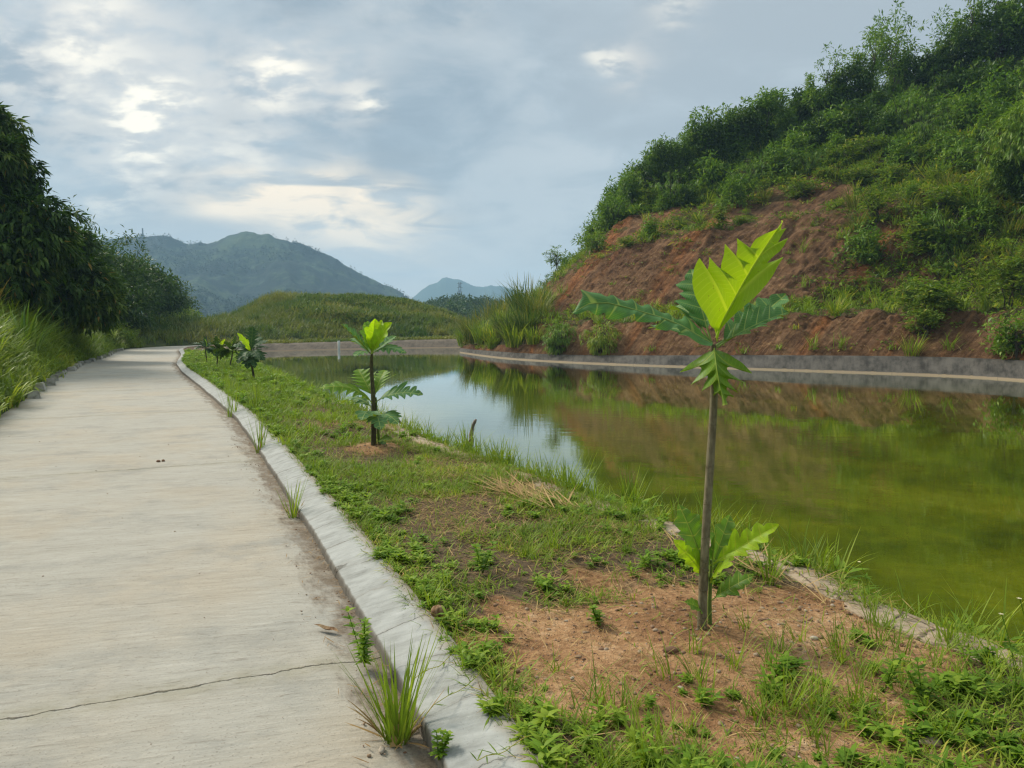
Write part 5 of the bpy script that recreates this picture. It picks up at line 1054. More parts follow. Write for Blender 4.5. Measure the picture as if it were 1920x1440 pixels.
sapling('tall slender breadfruit sapling in front with one glowing yellow green leaf', SAP1 - [0, 0, .02], [SAP1 - [0, 0, .05], q1(1316, 1160), q1(1322, 1020), q1(1332, 860), q1(1339, 750), q1(1338, 690), A + [0, 0, .01]], [.0265, .022, .0198, .0183, .0168, .0148, .011], [
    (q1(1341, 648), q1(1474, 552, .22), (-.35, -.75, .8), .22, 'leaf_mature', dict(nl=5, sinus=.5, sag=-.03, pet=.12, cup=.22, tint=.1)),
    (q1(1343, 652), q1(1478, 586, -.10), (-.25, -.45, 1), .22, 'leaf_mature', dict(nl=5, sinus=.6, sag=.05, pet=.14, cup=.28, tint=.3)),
    (q1(1330, 646, .02), q1(1222, 610, .30), (0, -.35, 1), .22, 'leaf_mature', dict(nl=5, sinus=.5, sag=.06, pet=.12, cup=.1, tint=.0)),
    (q1(1333, 640, .02), q1(1296, 505, .24), (-.4, -1, .2), .20, 'leaf_mature', dict(nl=5, sinus=.4, sag=.05, pet=.15, cup=.15, tint=.0)),
    (q1(1330, 640, .02), q1(1262, 576, .30), (-.1, -.5, 1), .15, 'leaf_mature', dict(nl=4, sinus=.5, sag=.14, pet=.2, cup=.3, wave=.04, tint=.1)),
    (q1(1345, 640, .01), q1(1338, 588, .06), (.2, -1, .1), .02, 'leaf_young', dict(nl=2, sinus=.05, sag=.02, pet=.05, cup=.5, tint=.0)),
    (q1(1327, 1085, .03), q1(1272, 945, .10), (.2, -1, .3), .16, 'leaf_mid', dict(nl=5, sinus=.4, sag=.05, cup=.12, tint=.5)),
    (q1(1325, 1085, .03), q1(1262, 1012, .0), (.3, -1, .5), .10, 'leaf_young', dict(nl=4, sinus=.5, sag=.05, cup=.15, tint=.2)),
    (q1(1332, 1060, .02), q1(1460, 984, -.05), (-.3, -.8, .75), .135, 'leaf_young', dict(nl=5, sinus=.55, sag=.03, cup=.25, tint=.1)),
    (q1(1330, 1075, .05), q1(1368, 965, .16), (-.1, -1, .3), .12, 'leaf_mid', dict(nl=4, sinus=.4, sag=.03, cup=.15, tint=.3)),
    (q1(1334, 1125, .02), q1(1412, 1080, -.05), (-.2, -.7, 1), .115, 'leaf_mid', dict(nl=4, sinus=.45, sag=.05, cup=.12, tint=.7)),
    (q1(1332, 1092, .01), q1(1375, 1058, -.14), (-.1, -.7, 1), .10, 'leaf_young', dict(nl=4, sinus=.4, sag=.1, cup=.1, tint=.6)),
    (q1(1326, 1150, .02), q1(1283, 1128, -.04), (.1, -.8, 1), .07, 'leaf_mid', dict(nl=4, sinus=.4, sag=.06, cup=.1, tint=.4)),
    (q1(1334, 1075, .0), q1(1344, 990, .0), (-1, -.3, .1), .025, 'leaf_mid', dict(nl=2, sinus=.05, sag=.02, pet=.3, cup=.6, tint=.4)),
], M['sap_bark'], traced_leaves=[
    (traced([(1178, 800), (1190, 755), (1230, 670), (1290, 560), (1350, 450), (1420, 330), (1490, 220), (1550, 130), (1603, 48)],
        [(1190, 760, .06, .1), (1135, 725, .08, .15), (1105, 655, .10, .25), (1058, 590, .12, .33), (1028, 520, .14, .4), (1014, 440, .16, .46), (1030, 355, .18, .52), (1050, 312, .19, .57), (1070, 283, .20, .6), (1080, 325, .23, .75), (1100, 350, .26, .9), (1116, 372, .29, 1.1), (1122, 325, .31, 1.4), (1129, 274, .33, 1.6), (1142, 306, .37, 1.8), (1175, 328, .41, 1.95), (1203, 400, .44, 2.1),
         (1200, 325, .46, 2.3), (1222, 262, .48, 2.5), (1231, 188, .50, 2.6), (1252, 236, .54, 2.8), (1290, 270, .58, 2.95), (1318, 345, .61, 3.1), (1297, 268, .62, 3.3), (1308, 215, .64, 3.5), (1307, 152, .65, 3.6), (1326, 196, .69, 3.8), (1362, 222, .73, 3.95), (1384, 262, .76, 4.1), (1396, 212, .80, 4.25), (1422, 170, .84, 4.35), (1480, 137, .89, 4.45), (1545, 110, .94, 4.5), (1582, 82, .97, 4.55), (1603, 48, 1.0, 4.6)],
        [(1200, 752, .06, .1), (1262, 692, .10, .2), (1335, 628, .14, .3), (1402, 570, .18, .38), (1452, 520, .22, .44), (1505, 455, .26, .5), (1545, 395, .29, .54), (1572, 340, .32, .57), (1613, 276, .35, .6), (1570, 288, .46, .8), (1525, 306, .54, .95), (1492, 330, .60, 1.1), (1535, 290, .62, 1.3), (1584, 250, .64, 1.45), (1614, 208, .65, 1.52), (1642, 152, .66, 1.6), (1610, 184, .74, 1.8), (1572, 212, .80, 1.95), (1545, 228, .83, 2.1), (1566, 195, .84, 2.3), (1606, 130, .86, 2.5), (1632, 90, .87, 2.6), (1604, 112, .92, 2.8), (1588, 122, .95, 3.0), (1603, 48, 1.0, 3.2)],
        lambda nm, u: {'rib': .0 + .10 * u * u, 'left': -.05 + .13 * u, 'right': -.07 + .16 * u}[nm]), 'leaf_young', dict(tint=.05, cup=.026, wave=.011)),
    (traced([(1150, 842), (1060, 790), (960, 728), (850, 680), (720, 640), (600, 605), (480, 575), (360, 580), (250, 642)],
        [(1150, 830, .0, .1), (1085, 765, .06, .3), (1030, 690, .12, .5), (975, 655, .16, .6), (945, 690, .22, .95), (925, 672, .26, 1.3), (880, 648, .31, 1.6), (835, 655, .38, 1.95), (800, 610, .40, 2.3), (745, 583, .44, 2.6), (695, 608, .50, 2.95), (680, 575, .53, 3.3), (640, 550, .56, 3.6), (595, 574, .61, 3.95), (570, 545, .64, 4.3), (515, 523, .68, 4.6), (470, 548, .73, 4.95), (440, 505, .76, 5.3), (345, 500, .82, 5.55), (300, 486, .85, 5.6), (320, 540, .90, 5.8), (290, 590, .95, 6.0), (250, 642, 1.0, 6.2)],
        [(1146, 852, .0, .1), (1085, 835, .07, .3), (1010, 790, .14, .5), (945, 765, .20, .6), (905, 735, .26, .95), (870, 748, .30, 1.3), (772, 735, .36, 1.6), (830, 695, .40, 1.95), (760, 690, .44, 2.3), (655, 697, .50, 2.6), (648, 650, .56, 2.95), (570, 672, .62, 3.3), (470, 684, .70, 3.6), (455, 640, .75, 3.95), (400, 656, .82, 4.6), (350, 626, .88, 4.95), (250, 642, 1.0, 5.6)],
        lambda nm, u: {'rib': -.14 * u, 'left': .07 - .19 * u, 'right': -.07 - .08 * u}[nm]), 'leaf_mature', dict(tint=.05, cup=-.010, wave=.009)),
    (traced([(1162, 868), (1168, 920), (1178, 1000), (1196, 1110), (1232, 1232)],
        [(1158, 872, .0, .1), (1085, 895, .03, .3), (1005, 955, .06, .5), (930, 1029, .08, .6), (1005, 1012, .16, .85), (1060, 985, .24, .95), (1082, 990, .30, 1.1), (1052, 1030, .32, 1.4), (1004, 1112, .34, 1.6), (1065, 1078, .40, 1.85), (1112, 1035, .46, 1.95), (1124, 1044, .50, 2.1), (1090, 1085, .52, 2.4), (1078, 1152, .54, 2.6), (1122, 1118, .60, 2.85), (1146, 1090, .65, 3.1), (1143, 1120, .68, 3.4), (1160, 1178, .72, 3.6), (1184, 1140, .80, 4.0), (1198, 1200, .90, 4.4), (1232, 1232, 1.0, 4.6)],
        [(1168, 872, .0, .1), (1255, 888, .03, .3), (1345, 950, .06, .5), (1416, 1036, .08, .6), (1340, 1020, .16, .85), (1262, 988, .24, .95), (1240, 992, .30, 1.1), (1290, 1032, .32, 1.4), (1378, 1098, .34, 1.6), (1300, 1080, .40, 1.85), (1246, 1062, .48, 2.1), (1282, 1095, .52, 2.4), (1322, 1160, .55, 2.6), (1262, 1125, .62, 2.9), (1240, 1118, .66, 3.1), (1270, 1140, .70, 3.4), (1292, 1188, .74, 3.6), (1250, 1165, .82, 4.0), (1252, 1205, .92, 4.4), (1232, 1232, 1.0, 4.6)],
        lambda nm, u: {'rib': -.03 - .22 * u ** .8, 'left': -.02 - .17 * u + .05, 'right': -.02 - .17 * u + .05}[nm]), 'leaf_hang', dict(tint=.3, cup=.02, wave=.010)),
], extra=[([SAP1 + [.045, .03, -.04], q1(1330, 1130, .035), q1(1334, 1050, .03)], [.012, .010, .007], M['sap_green'])])
Y2 = SAP2[1]
def q2(px, py, d=0.0): return aty(px, py, Y2 + d)
A = q2(697, 664)
sapling('mid distance breadfruit sapling with broad lobed leaves low on its stem', SAP2 - [0, 0, .02], [SAP2 - [0, 0, .05], q2(701, 800), q2(700, 740), q2(696, 690), A], [.034, .029, .025, .020, .012], [
    (A, q2(703, 597, -.05), (.3, -1, .3), .21, 'leaf_young', dict(nl=3, sinus=.25, sag=-.03, cup=.3, tint=.0, fat=.8)),
    (A, q2(684, 604, .1), (.5, -1, .3), .18, 'leaf_mid', dict(nl=3, sinus=.3, sag=.02, cup=.3, tint=.0, fat=.8)),
    (A, q2(716, 600, .1), (-.4, -1, .3), .19, 'leaf_young', dict(nl=3, sinus=.25, sag=.0, cup=.3, tint=.5, fat=.8)),
    (A, q2(735, 605, -.15), (-.5, -.9, .4), .22, 'leaf_young', dict(nl=4, sinus=.3, sag=.05, cup=.3, tint=.1, fat=.8)),
    (A, q2(640, 608, -.2), (.35, -.3, 1), .24, 'leaf_mature', dict(nl=5, sinus=.6, sag=.0, cup=.3, tint=.2)),
    (A, q2(658, 634, .3), (.2, -.3, 1), .22, 'leaf_mature', dict(nl=5, sinus=.6, sag=.03, cup=.2, tint=.1)),
    (A, q2(742, 630, .3), (-.4, -.8, .8), .26, 'leaf_mature', dict(nl=5, sinus=.6, sag=.02, cup=.2, tint=.1)),
    (A, q2(762, 662, -.2), (0, -.5, 1), .22, 'leaf_mature', dict(nl=5, sinus=.7, sag=.16, cup=-.1, tint=.2)),
    (A, q2(664, 668, -.3), (0, -.3, 1), .18, 'leaf_mature', dict(nl=4, sinus=.7, sag=.14, cup=-.1, tint=.4)),
    (A, q2(690, 602, .15), (.3, -1, .3), .2, 'leaf_mid', dict(nl=4, sinus=.35, sag=.03, cup=.2, tint=.2)),
    (q2(700, 758), q2(598, 728, -.35), (.1, -.55, 1), .32, 'leaf_hang', dict(nl=6, sinus=.75, sag=.17, cup=-.15, tint=.6)),
    (q2(702, 755), q2(793, 740, -.15), (-.1, -.55, 1), .34, 'leaf_mature', dict(nl=6, sinus=.75, sag=.12, cup=.12, tint=.1)),
    (q2(699, 745), q2(671, 692, .3), (.3, -1, .4), .36, 'leaf_hang', dict(nl=6, sinus=.7, sag=.05, cup=.1, tint=.2)),
    (q2(702, 745), q2(722, 694, .35), (-.3, -1, .4), .36, 'leaf_hang', dict(nl=6, sinus=.7, sag=.05, cup=.1, tint=.1)),
    (q2(700, 766), q2(640, 752, .4), (0, -.4, 1), .28, 'leaf_mature', dict(nl=5, sinus=.75, sag=.16, cup=-.15, tint=.3)),
    (q2(702, 790), q2(678, 788, -.55), (0, -.5, 1), .30, 'leaf_mature', dict(nl=5, sinus=.75, sag=.2, cup=-.1, tint=.2)),
    (q2(704, 788), q2(747, 794, -.35), (.1, -.5, 1), .32, 'leaf_mature', dict(nl=5, sinus=.75, sag=.2, cup=-.1, tint=.1)),
    (q2(704, 788), q2(714, 806, -.5), (.1, -.6, 1), .28, 'leaf_mature', dict(nl=5, sinus=.75, sag=.18, cup=-.1, tint=.3)),
    (q2(704, 832), q2(736, 824, -.2), (0, -.6, 1), .14, 'leaf_hang', dict(nl=4, sinus=.6, sag=.1, cup=.1, tint=.7)),
    (q2(704, 832), q2(728, 840, .1), (0, -.6, 1), .14, 'leaf_mature', dict(nl=4, sinus=.6, sag=.2, cup=.1, tint=.7)),
], M['sap_dark'], [([SAP2 + [.07, .03, -.04], q2(708, 790, .03), q2(705, 745, .02)], [.018, .014, .009], M['sap_green'])])
Y3 = SAP3[1]
def q3(px, py, d=0.0): return aty(px, py, Y3 + d)
A = q3(470, 662)
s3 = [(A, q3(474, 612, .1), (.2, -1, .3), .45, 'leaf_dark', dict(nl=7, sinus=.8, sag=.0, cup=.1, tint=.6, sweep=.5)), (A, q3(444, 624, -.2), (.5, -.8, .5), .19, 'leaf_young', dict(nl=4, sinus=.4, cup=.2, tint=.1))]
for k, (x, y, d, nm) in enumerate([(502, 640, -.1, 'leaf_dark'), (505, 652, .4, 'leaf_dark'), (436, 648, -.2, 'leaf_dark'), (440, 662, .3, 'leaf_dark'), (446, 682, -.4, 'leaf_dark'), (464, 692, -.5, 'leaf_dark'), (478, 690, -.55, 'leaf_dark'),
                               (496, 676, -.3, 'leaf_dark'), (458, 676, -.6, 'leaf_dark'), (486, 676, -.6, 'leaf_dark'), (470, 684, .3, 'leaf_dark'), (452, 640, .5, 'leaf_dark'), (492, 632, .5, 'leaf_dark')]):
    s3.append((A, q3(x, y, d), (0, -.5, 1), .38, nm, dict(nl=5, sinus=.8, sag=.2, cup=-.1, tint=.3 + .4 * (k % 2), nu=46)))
P3 = sapling('breadfruit sapling with a dark drooping umbrella of leaves on a bare stem', SAP3 - [0, 0, .02], [SAP3 - [0, 0, .05], q3(475, 700), q3(471, 680), A], [.03, .028, .026, .02], s3, M['sap_dark'])
for px, py, Yd, sc_, rz, lb in ((388, 681, 29.0, .72, 1.2, 'leftmost breadfruit sapling in the far cluster of three, thin stemmed'), (407, 692, 26.5, .74, 2.9, 'bushy middle breadfruit sapling in the far cluster of three'), (430, 697, 24.6, .80, 4.4, 'right hand breadfruit sapling in the far cluster, leaning left')):
    p = aty(px, py, Yd); s_, o_ = to_so(p); r = dup(P3, (p[0], p[1], float(ground_z(s_, min(o_, wedge(s_) - .3)))), rz, sc_, lb)
    if 'leaning' in lb: r.rotation_euler = (0, -.22, rz)

# ------------------------------------------------------------------ ground plants on the strip
def gpos(s_, o_, dz_=0.0): return so(s_, o_, ground_z(s_, o_) + dz_)
def sample_strip(n, s0, s1, dens, pw=1.0):
    s_ = s0 + (s1 - s0) * rng.random(n * 4) ** pw; o_ = .215 + (wedge(s_) - .215) * rng.random(n * 4)
    k = rng.random(n * 4) < dens(s_, o_); return s_[k][:n], o_[k][:n]
def d_grass(s_, o_):
    w_ = wedge(s_); n1 = fbm(s_ * 1.7, o_ * 1.7, s=400); e = np.exp(-((o_ - .28) / .18) ** 2); far = sstep(s_, 11, 19)
    return np.clip((.10 + 1.25 * sstep(n1, .42, .66) + .6 * e + .7 * far + .7 * (1 - sstep(s_ + .30 * o_, 2.9, 3.4))) * (1 - .97 * np.maximum(0, bare(s_, o_) - .6 * e)) , 0, 1) * .9
def d_weed(s_, o_):
    n1 = fbm(s_ * 1.5 + 9, o_ * 1.5, s=402); e = np.exp(-((o_ - .36) / .12) ** 2); low = .55 * (1 - sstep(s_ + .30 * o_, 2.9, 3.4)); far = sstep(s_, 12, 20)
    return np.clip((.03 + .42 * sstep(n1, .56, .70) + .6 * e + .8 * low + .25 * far) * (1 - .96 * np.maximum(0, bare(s_, o_) - .5 * e - .3 * low)), 0, 1)
mb = MB(); s_, o_ = sample_strip(70000, .6, 9.5, d_grass, .85); n = len(s_)
blades(mb, gpos(s_, o_, -.01), rng.random(n) * 6.283, (.035 + .10 * rng.random(n) ** 1.6), .0042 + .0035 * rng.random(n), .3 + .9 * rng.random(n), .3 + 1.1 * rng.random(n), 3, 'lance', np.clip(fbm(s_ * 2, o_ * 2, s=405) * .8 + .5 * (rng.random(n) - .3), 0, 1))
s_, o_ = sample_strip(50000, 9.5, 48, d_grass, 1.25); n = len(s_)
blades(mb, gpos(s_, o_, -.01), rng.random(n) * 6.283, .07 + .15 * rng.random(n) ** 1.5, .009 + .006 * rng.random(n), .2 + .8 * rng.random(n), .3 + 1.1 * rng.random(n), 3, 'lance', np.clip(fbm(s_ * 1, o_ * 2, s=405) * .8 + .4 * (rng.random(n) - .4), 0, 1))
tag(mb.build('ground_grass', M['grass']), 'short creeping grass over the planted strip', None, None, 'stuff')
# taller tufts inside the strip
mb = MB(); s_, o_ = sample_strip(520, 1.2, 30, lambda a, b: d_grass(a, b) * .6, 1.2); s2 = 1.6 + 1.5 * rng.random(90); o2 = .3 + 2.2 * rng.random(90); s_, o_ = np.concatenate([s_, s2]), np.concatenate([o_, o2]); n = len(s_); per = 16
base = np.repeat(gpos(s_, o_, -.01), per, 0) + rng.normal(size=(n * per, 3)) * np.array([.018, .018, 0]); L_ = np.repeat(.10 + .14 * rng.random(n) + .10 * sstep(s_, 9, 20), per)
blades(mb, base, rng.random(n * per) * 6.283, L_ * (.6 + .6 * rng.random(n * per)), .005 + .003 * np.repeat(sstep(s_, 6, 20), per), .1 + .6 * rng.random(n * per), .2 + .9 * rng.random(n * per), 4, 'grass', np.clip(np.repeat(rng.random(n), per) * .5 + .4 * rng.random(n * per), 0, 1))
tag(mb.build('grass_tufts', M['grass']), 'scattered taller grass tufts between kerb and pond', None, None, 'stuff')
def weed_tpl(h, tiers, per, L, W):
    mb = MB(); P_, D_ = [], []
    nst = rng.integers(2, 5)
    for st in range(nst):
        a = rng.random() * 6.28; ln = rng.random() * 1.1 * (nst > 1); tip = np.array([math.cos(a) * ln * h, math.sin(a) * ln * h, h * (.7 + .4 * rng.random())])
        q = np.linspace(0, 1, 4)[:, None]; tube(mb, np.zeros(3) * (1 - q) + tip * q, np.linspace(.0022, .0012, 4), 4, tint=.35, cap=False)
        for k in range(tiers):
            f = (k + 1.0) / tiers; c = tip * f; ph = rng.random() * 6.28
            for j in range(per): b = ph + j * 6.28 / per; P_.append(c); D_.append((math.cos(b), math.sin(b), .15 + .5 * f + .3 * rng.random()))
    k = len(P_); leaves(mb, np.array(P_), np.array(D_), np.array([0, 0, 1.]) + .2 * rand_dir(k), L * (.6 + .7 * rng.random(k)), W * (.7 + .6 * rng.random(k)), .35, np.clip(.15 + .8 * rng.random(k), 0, 1), True); return mb.arrays()
wt = [weed_tpl(.040, 3, 4, .030, .015), weed_tpl(.05, 3, 4, .036, .017), weed_tpl(.028, 2, 5, .032, .017), weed_tpl(.065, 3, 3, .050, .017), weed_tpl(.045, 3, 4, .042, .020), weed_tpl(.04, 2, 4, .055, .012)]
def weeds(name, label, s_, o_, sc_, mat=M['weed'], lift=-.005):
    mb = MB(); P = gpos(s_, o_, lift); n = len(P); wh = rng.integers(0, 6, n); sh = (fbm(P[:, 0] * 1.2, P[:, 1] * 1.2, s=407) - .5) * .8
    for k in range(6): q = wh == k; stamp(mb, wt[k], P[q], rng.random(q.sum()) * 6.28, (sc_[q] if np.ndim(sc_) else sc_) * (.35 + 1.0 * rng.random(q.sum()) ** 1.4), sh[q] + .5 * (rng.random(q.sum()) - .4))
    return tag(mb.build(name, mat), label, None, None, 'stuff')
s_, o_ = sample_strip(1700, .6, 8, d_weed, .8); s2, o2 = sample_strip(1500, 8, 46, d_weed, 1.3)
weeds('ground_weeds', 'small broad leaved weeds carpeting the planted strip', np.concatenate([s_, s2]), np.concatenate([o_, o2]), np.concatenate([np.full(len(s_), .88), 1.2 + .9 * sstep(s2, 8, 20)]))
# dead stalks, mats of cut straw
mb = MB(); 
def d_straw(a, b): n1 = fbm(a * .9 + 4, b * 1.5, s=410); return np.clip(.26 + 1.3 * sstep(n1, .46, .60) * sstep(a, 2.9, 3.6) * (1 - bare(a, b)) * sstep(b, .5, .9), 0, 1)
s_, o_ = sample_strip(20000, .8, 14, d_straw, .8); n = len(s_); P = gpos(s_, o_, .004 + .02 * rng.random(n)); dir_ = rng.random(n) * 6.283
blades(mb, P, dir_, .05 + .13 * rng.random(n) ** 1.5, .0025 + .003 * rng.random(n), 1.45 + .25 * (rng.random(n) - .5), .25 * (rng.random(n) - .5), 2, 'reed')
n = 150; s_ = 5.4 + .9 * rng.random(n) ** 1; o_ = wedge(s_) - .75 + .35 * rng.random(n); P = gpos(s_, o_, .01 + .03 * rng.random(n)); a0 = 2.2 + .5 * rng.normal(size=n)
blades(mb, P, a0, .15 + .3 * rng.random(n), .006 + .006 * rng.random(n), 1.35 + .3 * (rng.random(n) - .5), .3 * (rng.random(n) - .5), 4, 'reed', .5 + .5 * rng.random(n))
n = 46; s_ = 3.2 + 1.2 * rng.random(n); o_ = wedge(s_) - .55 + .3 * rng.random(n); P = gpos(s_, o_, .015 + .03 * rng.random(n))
blades(mb, P, 2.1 + .7 * rng.normal(size=n), .12 + .28 * rng.random(n), .005 + .005 * rng.random(n), 1.35 + .25 * (rng.random(n) - .5), .3 * (rng.random(n) - .5), 4, 'reed', .4 + .6 * rng.random(n))
s_ = .8 + 20 * rng.random(500) ** 1.5; o_ = -.02 - .22 * rng.random(500) ** 2; P = so(s_, o_, .008 + .01 * rng.random(500))
blades(mb, P, rng.random(500) * 6.283, .03 + .07 * rng.random(500), .003 + .004 * rng.random(500), 1.5 + .1 * rng.random(500), .1 * (rng.random(500) - .5), 2, 'reed', .3 * rng.random(500) + .2)
tag(mb.build('dry_litter', M['straw']), 'dry stalks and dead grass lying on the soil and in the gutter', None, None, 'stuff')
# pebbles and clods
def pebble_tpl(seed):
    u, v = np.meshgrid(np.linspace(0, math.pi, 6), np.arange(8) / 8 * 6.283, indexing='ij'); d = np.stack([np.sin(u) * np.cos(v), np.sin(u) * np.sin(v), np.cos(u)], -1)
    r = .75 + .5 * fbm(d[..., 0] * 1.6 + seed * 7, d[..., 1] * 1.6, d[..., 2] * 1.6, s=420, o=2); d = d * r[..., None] * np.array([1, .75, .5]); mb = MB(); mb.add(d, F4=grid_faces(6, 8, True), tint=.5); return mb.arrays()
M['pebble'] = (lambda m, g: finish(m, g, g.n('ShaderNodeBsdfPrincipled', ins={'Base Color': g.mix(g.m('MULTIPLY', g.noise(g.n('ShaderNodeNewGeometry').outputs['Position'], 60, 4, .6), .5), g.ramp(attr(g, 'tint').outputs['Fac'], [(0, (.16, .075, .04)), (.4, (.27, .16, .09)), (.75, (.36, .26, .17)), (1, (.50, .44, .36))]), (.12, .08, .05)), 'Roughness': .9}).outputs[0]))(*new_mat('pebble_stone'))
mb = MB(); pt = [pebble_tpl(k) for k in range(5)]
s_, o_ = sample_strip(2600, .8, 9, lambda a, b: .08 + .9 * bare(a, b), .8); n = len(s_); P = gpos(s_, o_, .001); sz = .0025 + .014 * rng.random(n) ** 3.2
s2 = .7 + 12 * rng.random(420) ** 1.3; o2 = -.0 - .3 * rng.random(420) ** 1.6; P = np.concatenate([P, so(s2, o2, .002)]); sz = np.concatenate([sz, .002 + .006 * rng.random(420) ** 3])
s2 = .5 + 14 * rng.random(130); o2 = -3.3 * rng.random(130); P = np.concatenate([P, so(s2, o2, .004)]); sz = np.concatenate([sz, .002 + .006 * rng.random(130) ** 2]); n = len(P)
for k in range(5): q = np.arange(n) % 5 == k; stamp(mb, pt[k], P[q], rng.random(q.sum()) * 6.28, sz[q], .9 * (rng.random(q.sum()) - .55))
tag(mb.build('pebbles', M['pebble']), 'small pebbles and soil crumbs on the bare earth and lane', None, None, 'stuff')
def rock(name, label, px, py, z, r, sc_, tintv, mat=None, rz=0.0, cat='stone'):
    u, v = np.meshgrid(np.linspace(0, math.pi, 14), np.arange(18) / 18 * 6.283, indexing='ij'); d = np.stack([np.sin(u) * np.cos(v), np.sin(u) * np.sin(v), np.cos(u)], -1)
    k = .78 + .45 * fbm(d[..., 0] * 1.7 + px, d[..., 1] * 1.7 + py, d[..., 2] * 1.7, s=430, o=4); d = d * k[..., None] * r * np.array(sc_); mb = MB(); mb.add(d, F4=grid_faces(14, 18, True), tint=tintv)
    o = mb.build(name, mat or M['pebble']); p = atz(px, py, z); s_, o_ = to_so(p); zg = float(ground_z(s_, o_)) if 0.3 < o_ < wedge(s_) - .1 else z
    p = atz(px, py, zg); o.location = (p[0], p[1], zg + r * sc_[2] * .45); o.rotation_euler = (0, 0, rz); return tag(o, label, cat)
M['husk'] = bark_mat('coconut_husk', (.10, .045, .018), (.34, .23, .13), 40)
rock('coconut_husk', 'brown fibrous coconut husk lying against the kerb top', 822, 1152, .15, .036, (1.0, .8, .85), .5, M['husk'], .4, 'husk')
rock('clod', 'flat reddish clod of earth left of the front sapling base', 1258, 1222, .12, .030, (1.2, .7, .5), .0, cat='clod')
rock('stone', 'pale rounded stone on bare soil right of the front sapling', 1526, 1199, .1, .018, (1.1, .8, .6), .95)
rock('stone', 'grey flat stone half buried at the bottom right of the strip', 1745, 1395, .12, .032, (1.2, .8, .5), .8)
rock('stone', 'pale pebble in the gutter below the large grass clump', 716, 1408, .0, .016, (.7, 1.3, .6), .95)
rock('stone', 'small tan pebble left of the pale gutter pebble', 692, 1418, .0, .008, (1, .8, .7), .6)
rock('stone', 'rounded stone on the grassy strip left of the front sapling', 1272, 1000, .1, .025, (1.1, .8, .6), .85)
rock('soil_lump', 'left one of two small brown lumps on the lane', 297, 866, .0, .022, (1, .9, .7), .15, cat='lump')
rock('soil_lump', 'right one of two small brown lumps on the lane', 306, 865, .0, .018, (1, .9, .9), .2, cat='lump')

# ------------------------------------------------------------------ pond edge growth
mb = MB(); n = 420; s_ = 1.2 + 26 * rng.random(n) ** 1.35; o_ = wedge(s_) + .0 + .10 * rng.random(n); dn = fbm(s_ * 1.1, s_ * 0, s=440); keep = rng.random(n) < (.25 + 1.4 * sstep(dn, .40, .6)) * sstep(s_, 2.6, 5.5) + .22; s_, o_ = s_[keep], o_[keep]; n = len(s_); per = 17
base = np.repeat(so(s_, o_, -.06), per, 0) + rng.normal(size=(n * per, 3)) * np.array([.035, .035, .01]); L_ = np.repeat(.17 + .30 * rng.random(n), per)
blades(mb, base, rng.random(n * per) * 6.283, L_ * (.55 + .6 * rng.random(n * per)), .0075 + .003 * rng.random(n * per), .05 + .55 * rng.random(n * per), .1 + 1.0 * rng.random(n * per), 5, 'reed', np.clip(np.repeat(rng.random(n), per) * .55 + .35 * rng.random(n * per), 0, 1))
n = 2600; s_ = 1 + 30 * rng.random(n); o_ = wedge(s_) - .10 + .24 * rng.random(n); k = fbm(s_ * .9, o_ * 0, s=441) > .42; s_, o_ = s_[k], o_[k]; n = len(s_)
blades(mb, so(s_, o_, np.where(o_ > wedge(s_), -.08, .05)), rng.random(n) * 6.283, .05 + .13 * rng.random(n), .005 + .003 * rng.random(n), .3 + .8 * rng.random(n), .4 + rng.random(n), 3, 'lance')
tag(mb.build('pond_edge_grass', M['reed']), 'upright green grass growing along the pond edge', None, None, 'stuff')
mb = MB(); n = 260; s_ = 1.4 + 9 * rng.random(n); o_ = wedge(s_) + .02 + .15 * rng.random(n); k = (fbm(s_ * 1.3, s_ * 0, s=442) > .48) | (s_ < 3.2); s_, o_ = s_[k], o_[k]; P = so(s_, o_, -.12 + .04 * rng.random(len(s_)))
for q_ in range(6): q = np.arange(len(P)) % 6 == q_; stamp(mb, wt[q_], P[q], rng.random(q.sum()) * 6.28, 1.3 + 1.2 * rng.random(q.sum()))
tag(mb.build('pond_edge_weeds', M['weed']), 'leafy weeds hanging over the pond edge', None, None, 'stuff')
M['petal'] = leaf_mat('white_petals', [(0, (.65, .65, .60)), (1, (.75, .74, .70))], .2, .6)
def daisy(px, py, Y, label):
    tip = aty(px, py, Y); root = empty('white_flower', (tip[0], tip[1], -.15), label=label, cat='flower', group='white daisies on the pond edge'); b = np.array([tip[0], tip[1], -.15]); h = tip - b
    ms, mf = MB(), MB(); q = np.linspace(0, 1, 6)[:, None]; c = np.array([[.05, -.03, 0]]) * np.sin(q * 3.1) + h[None] * q; tube(ms, c, .0016, 5, tint=.4); k = 26; i = rng.integers(1, 5, k); leaves(ms, c[i], rand_dir(k) * [1, 1, .3] + [0, 0, .3], np.array([0, 0, 1.]), .035, .012, .3, .5 * rng.random(k)); ms.build('stem', M['weed'], root)
    a = np.arange(5) / 5 * 6.28; leaves(mf, np.repeat(h[None], 5, 0), np.stack([np.cos(a), np.sin(a), np.full(5, .35)], 1), np.array([0, 0, 1.]), .011, .008, .1); mf.build('petal_ring', M['petal'], root)
for px, py, Y, lb in ((1911, 1123, 2.75, 'white daisy highest of those at the right pond edge'), (1877, 1152, 2.78, 'white daisy lower left of the highest at the right pond edge'), (1611, 1054, 4.0, 'white daisy over the water at the corner of the edging')): daisy(px, py, Y, lb)
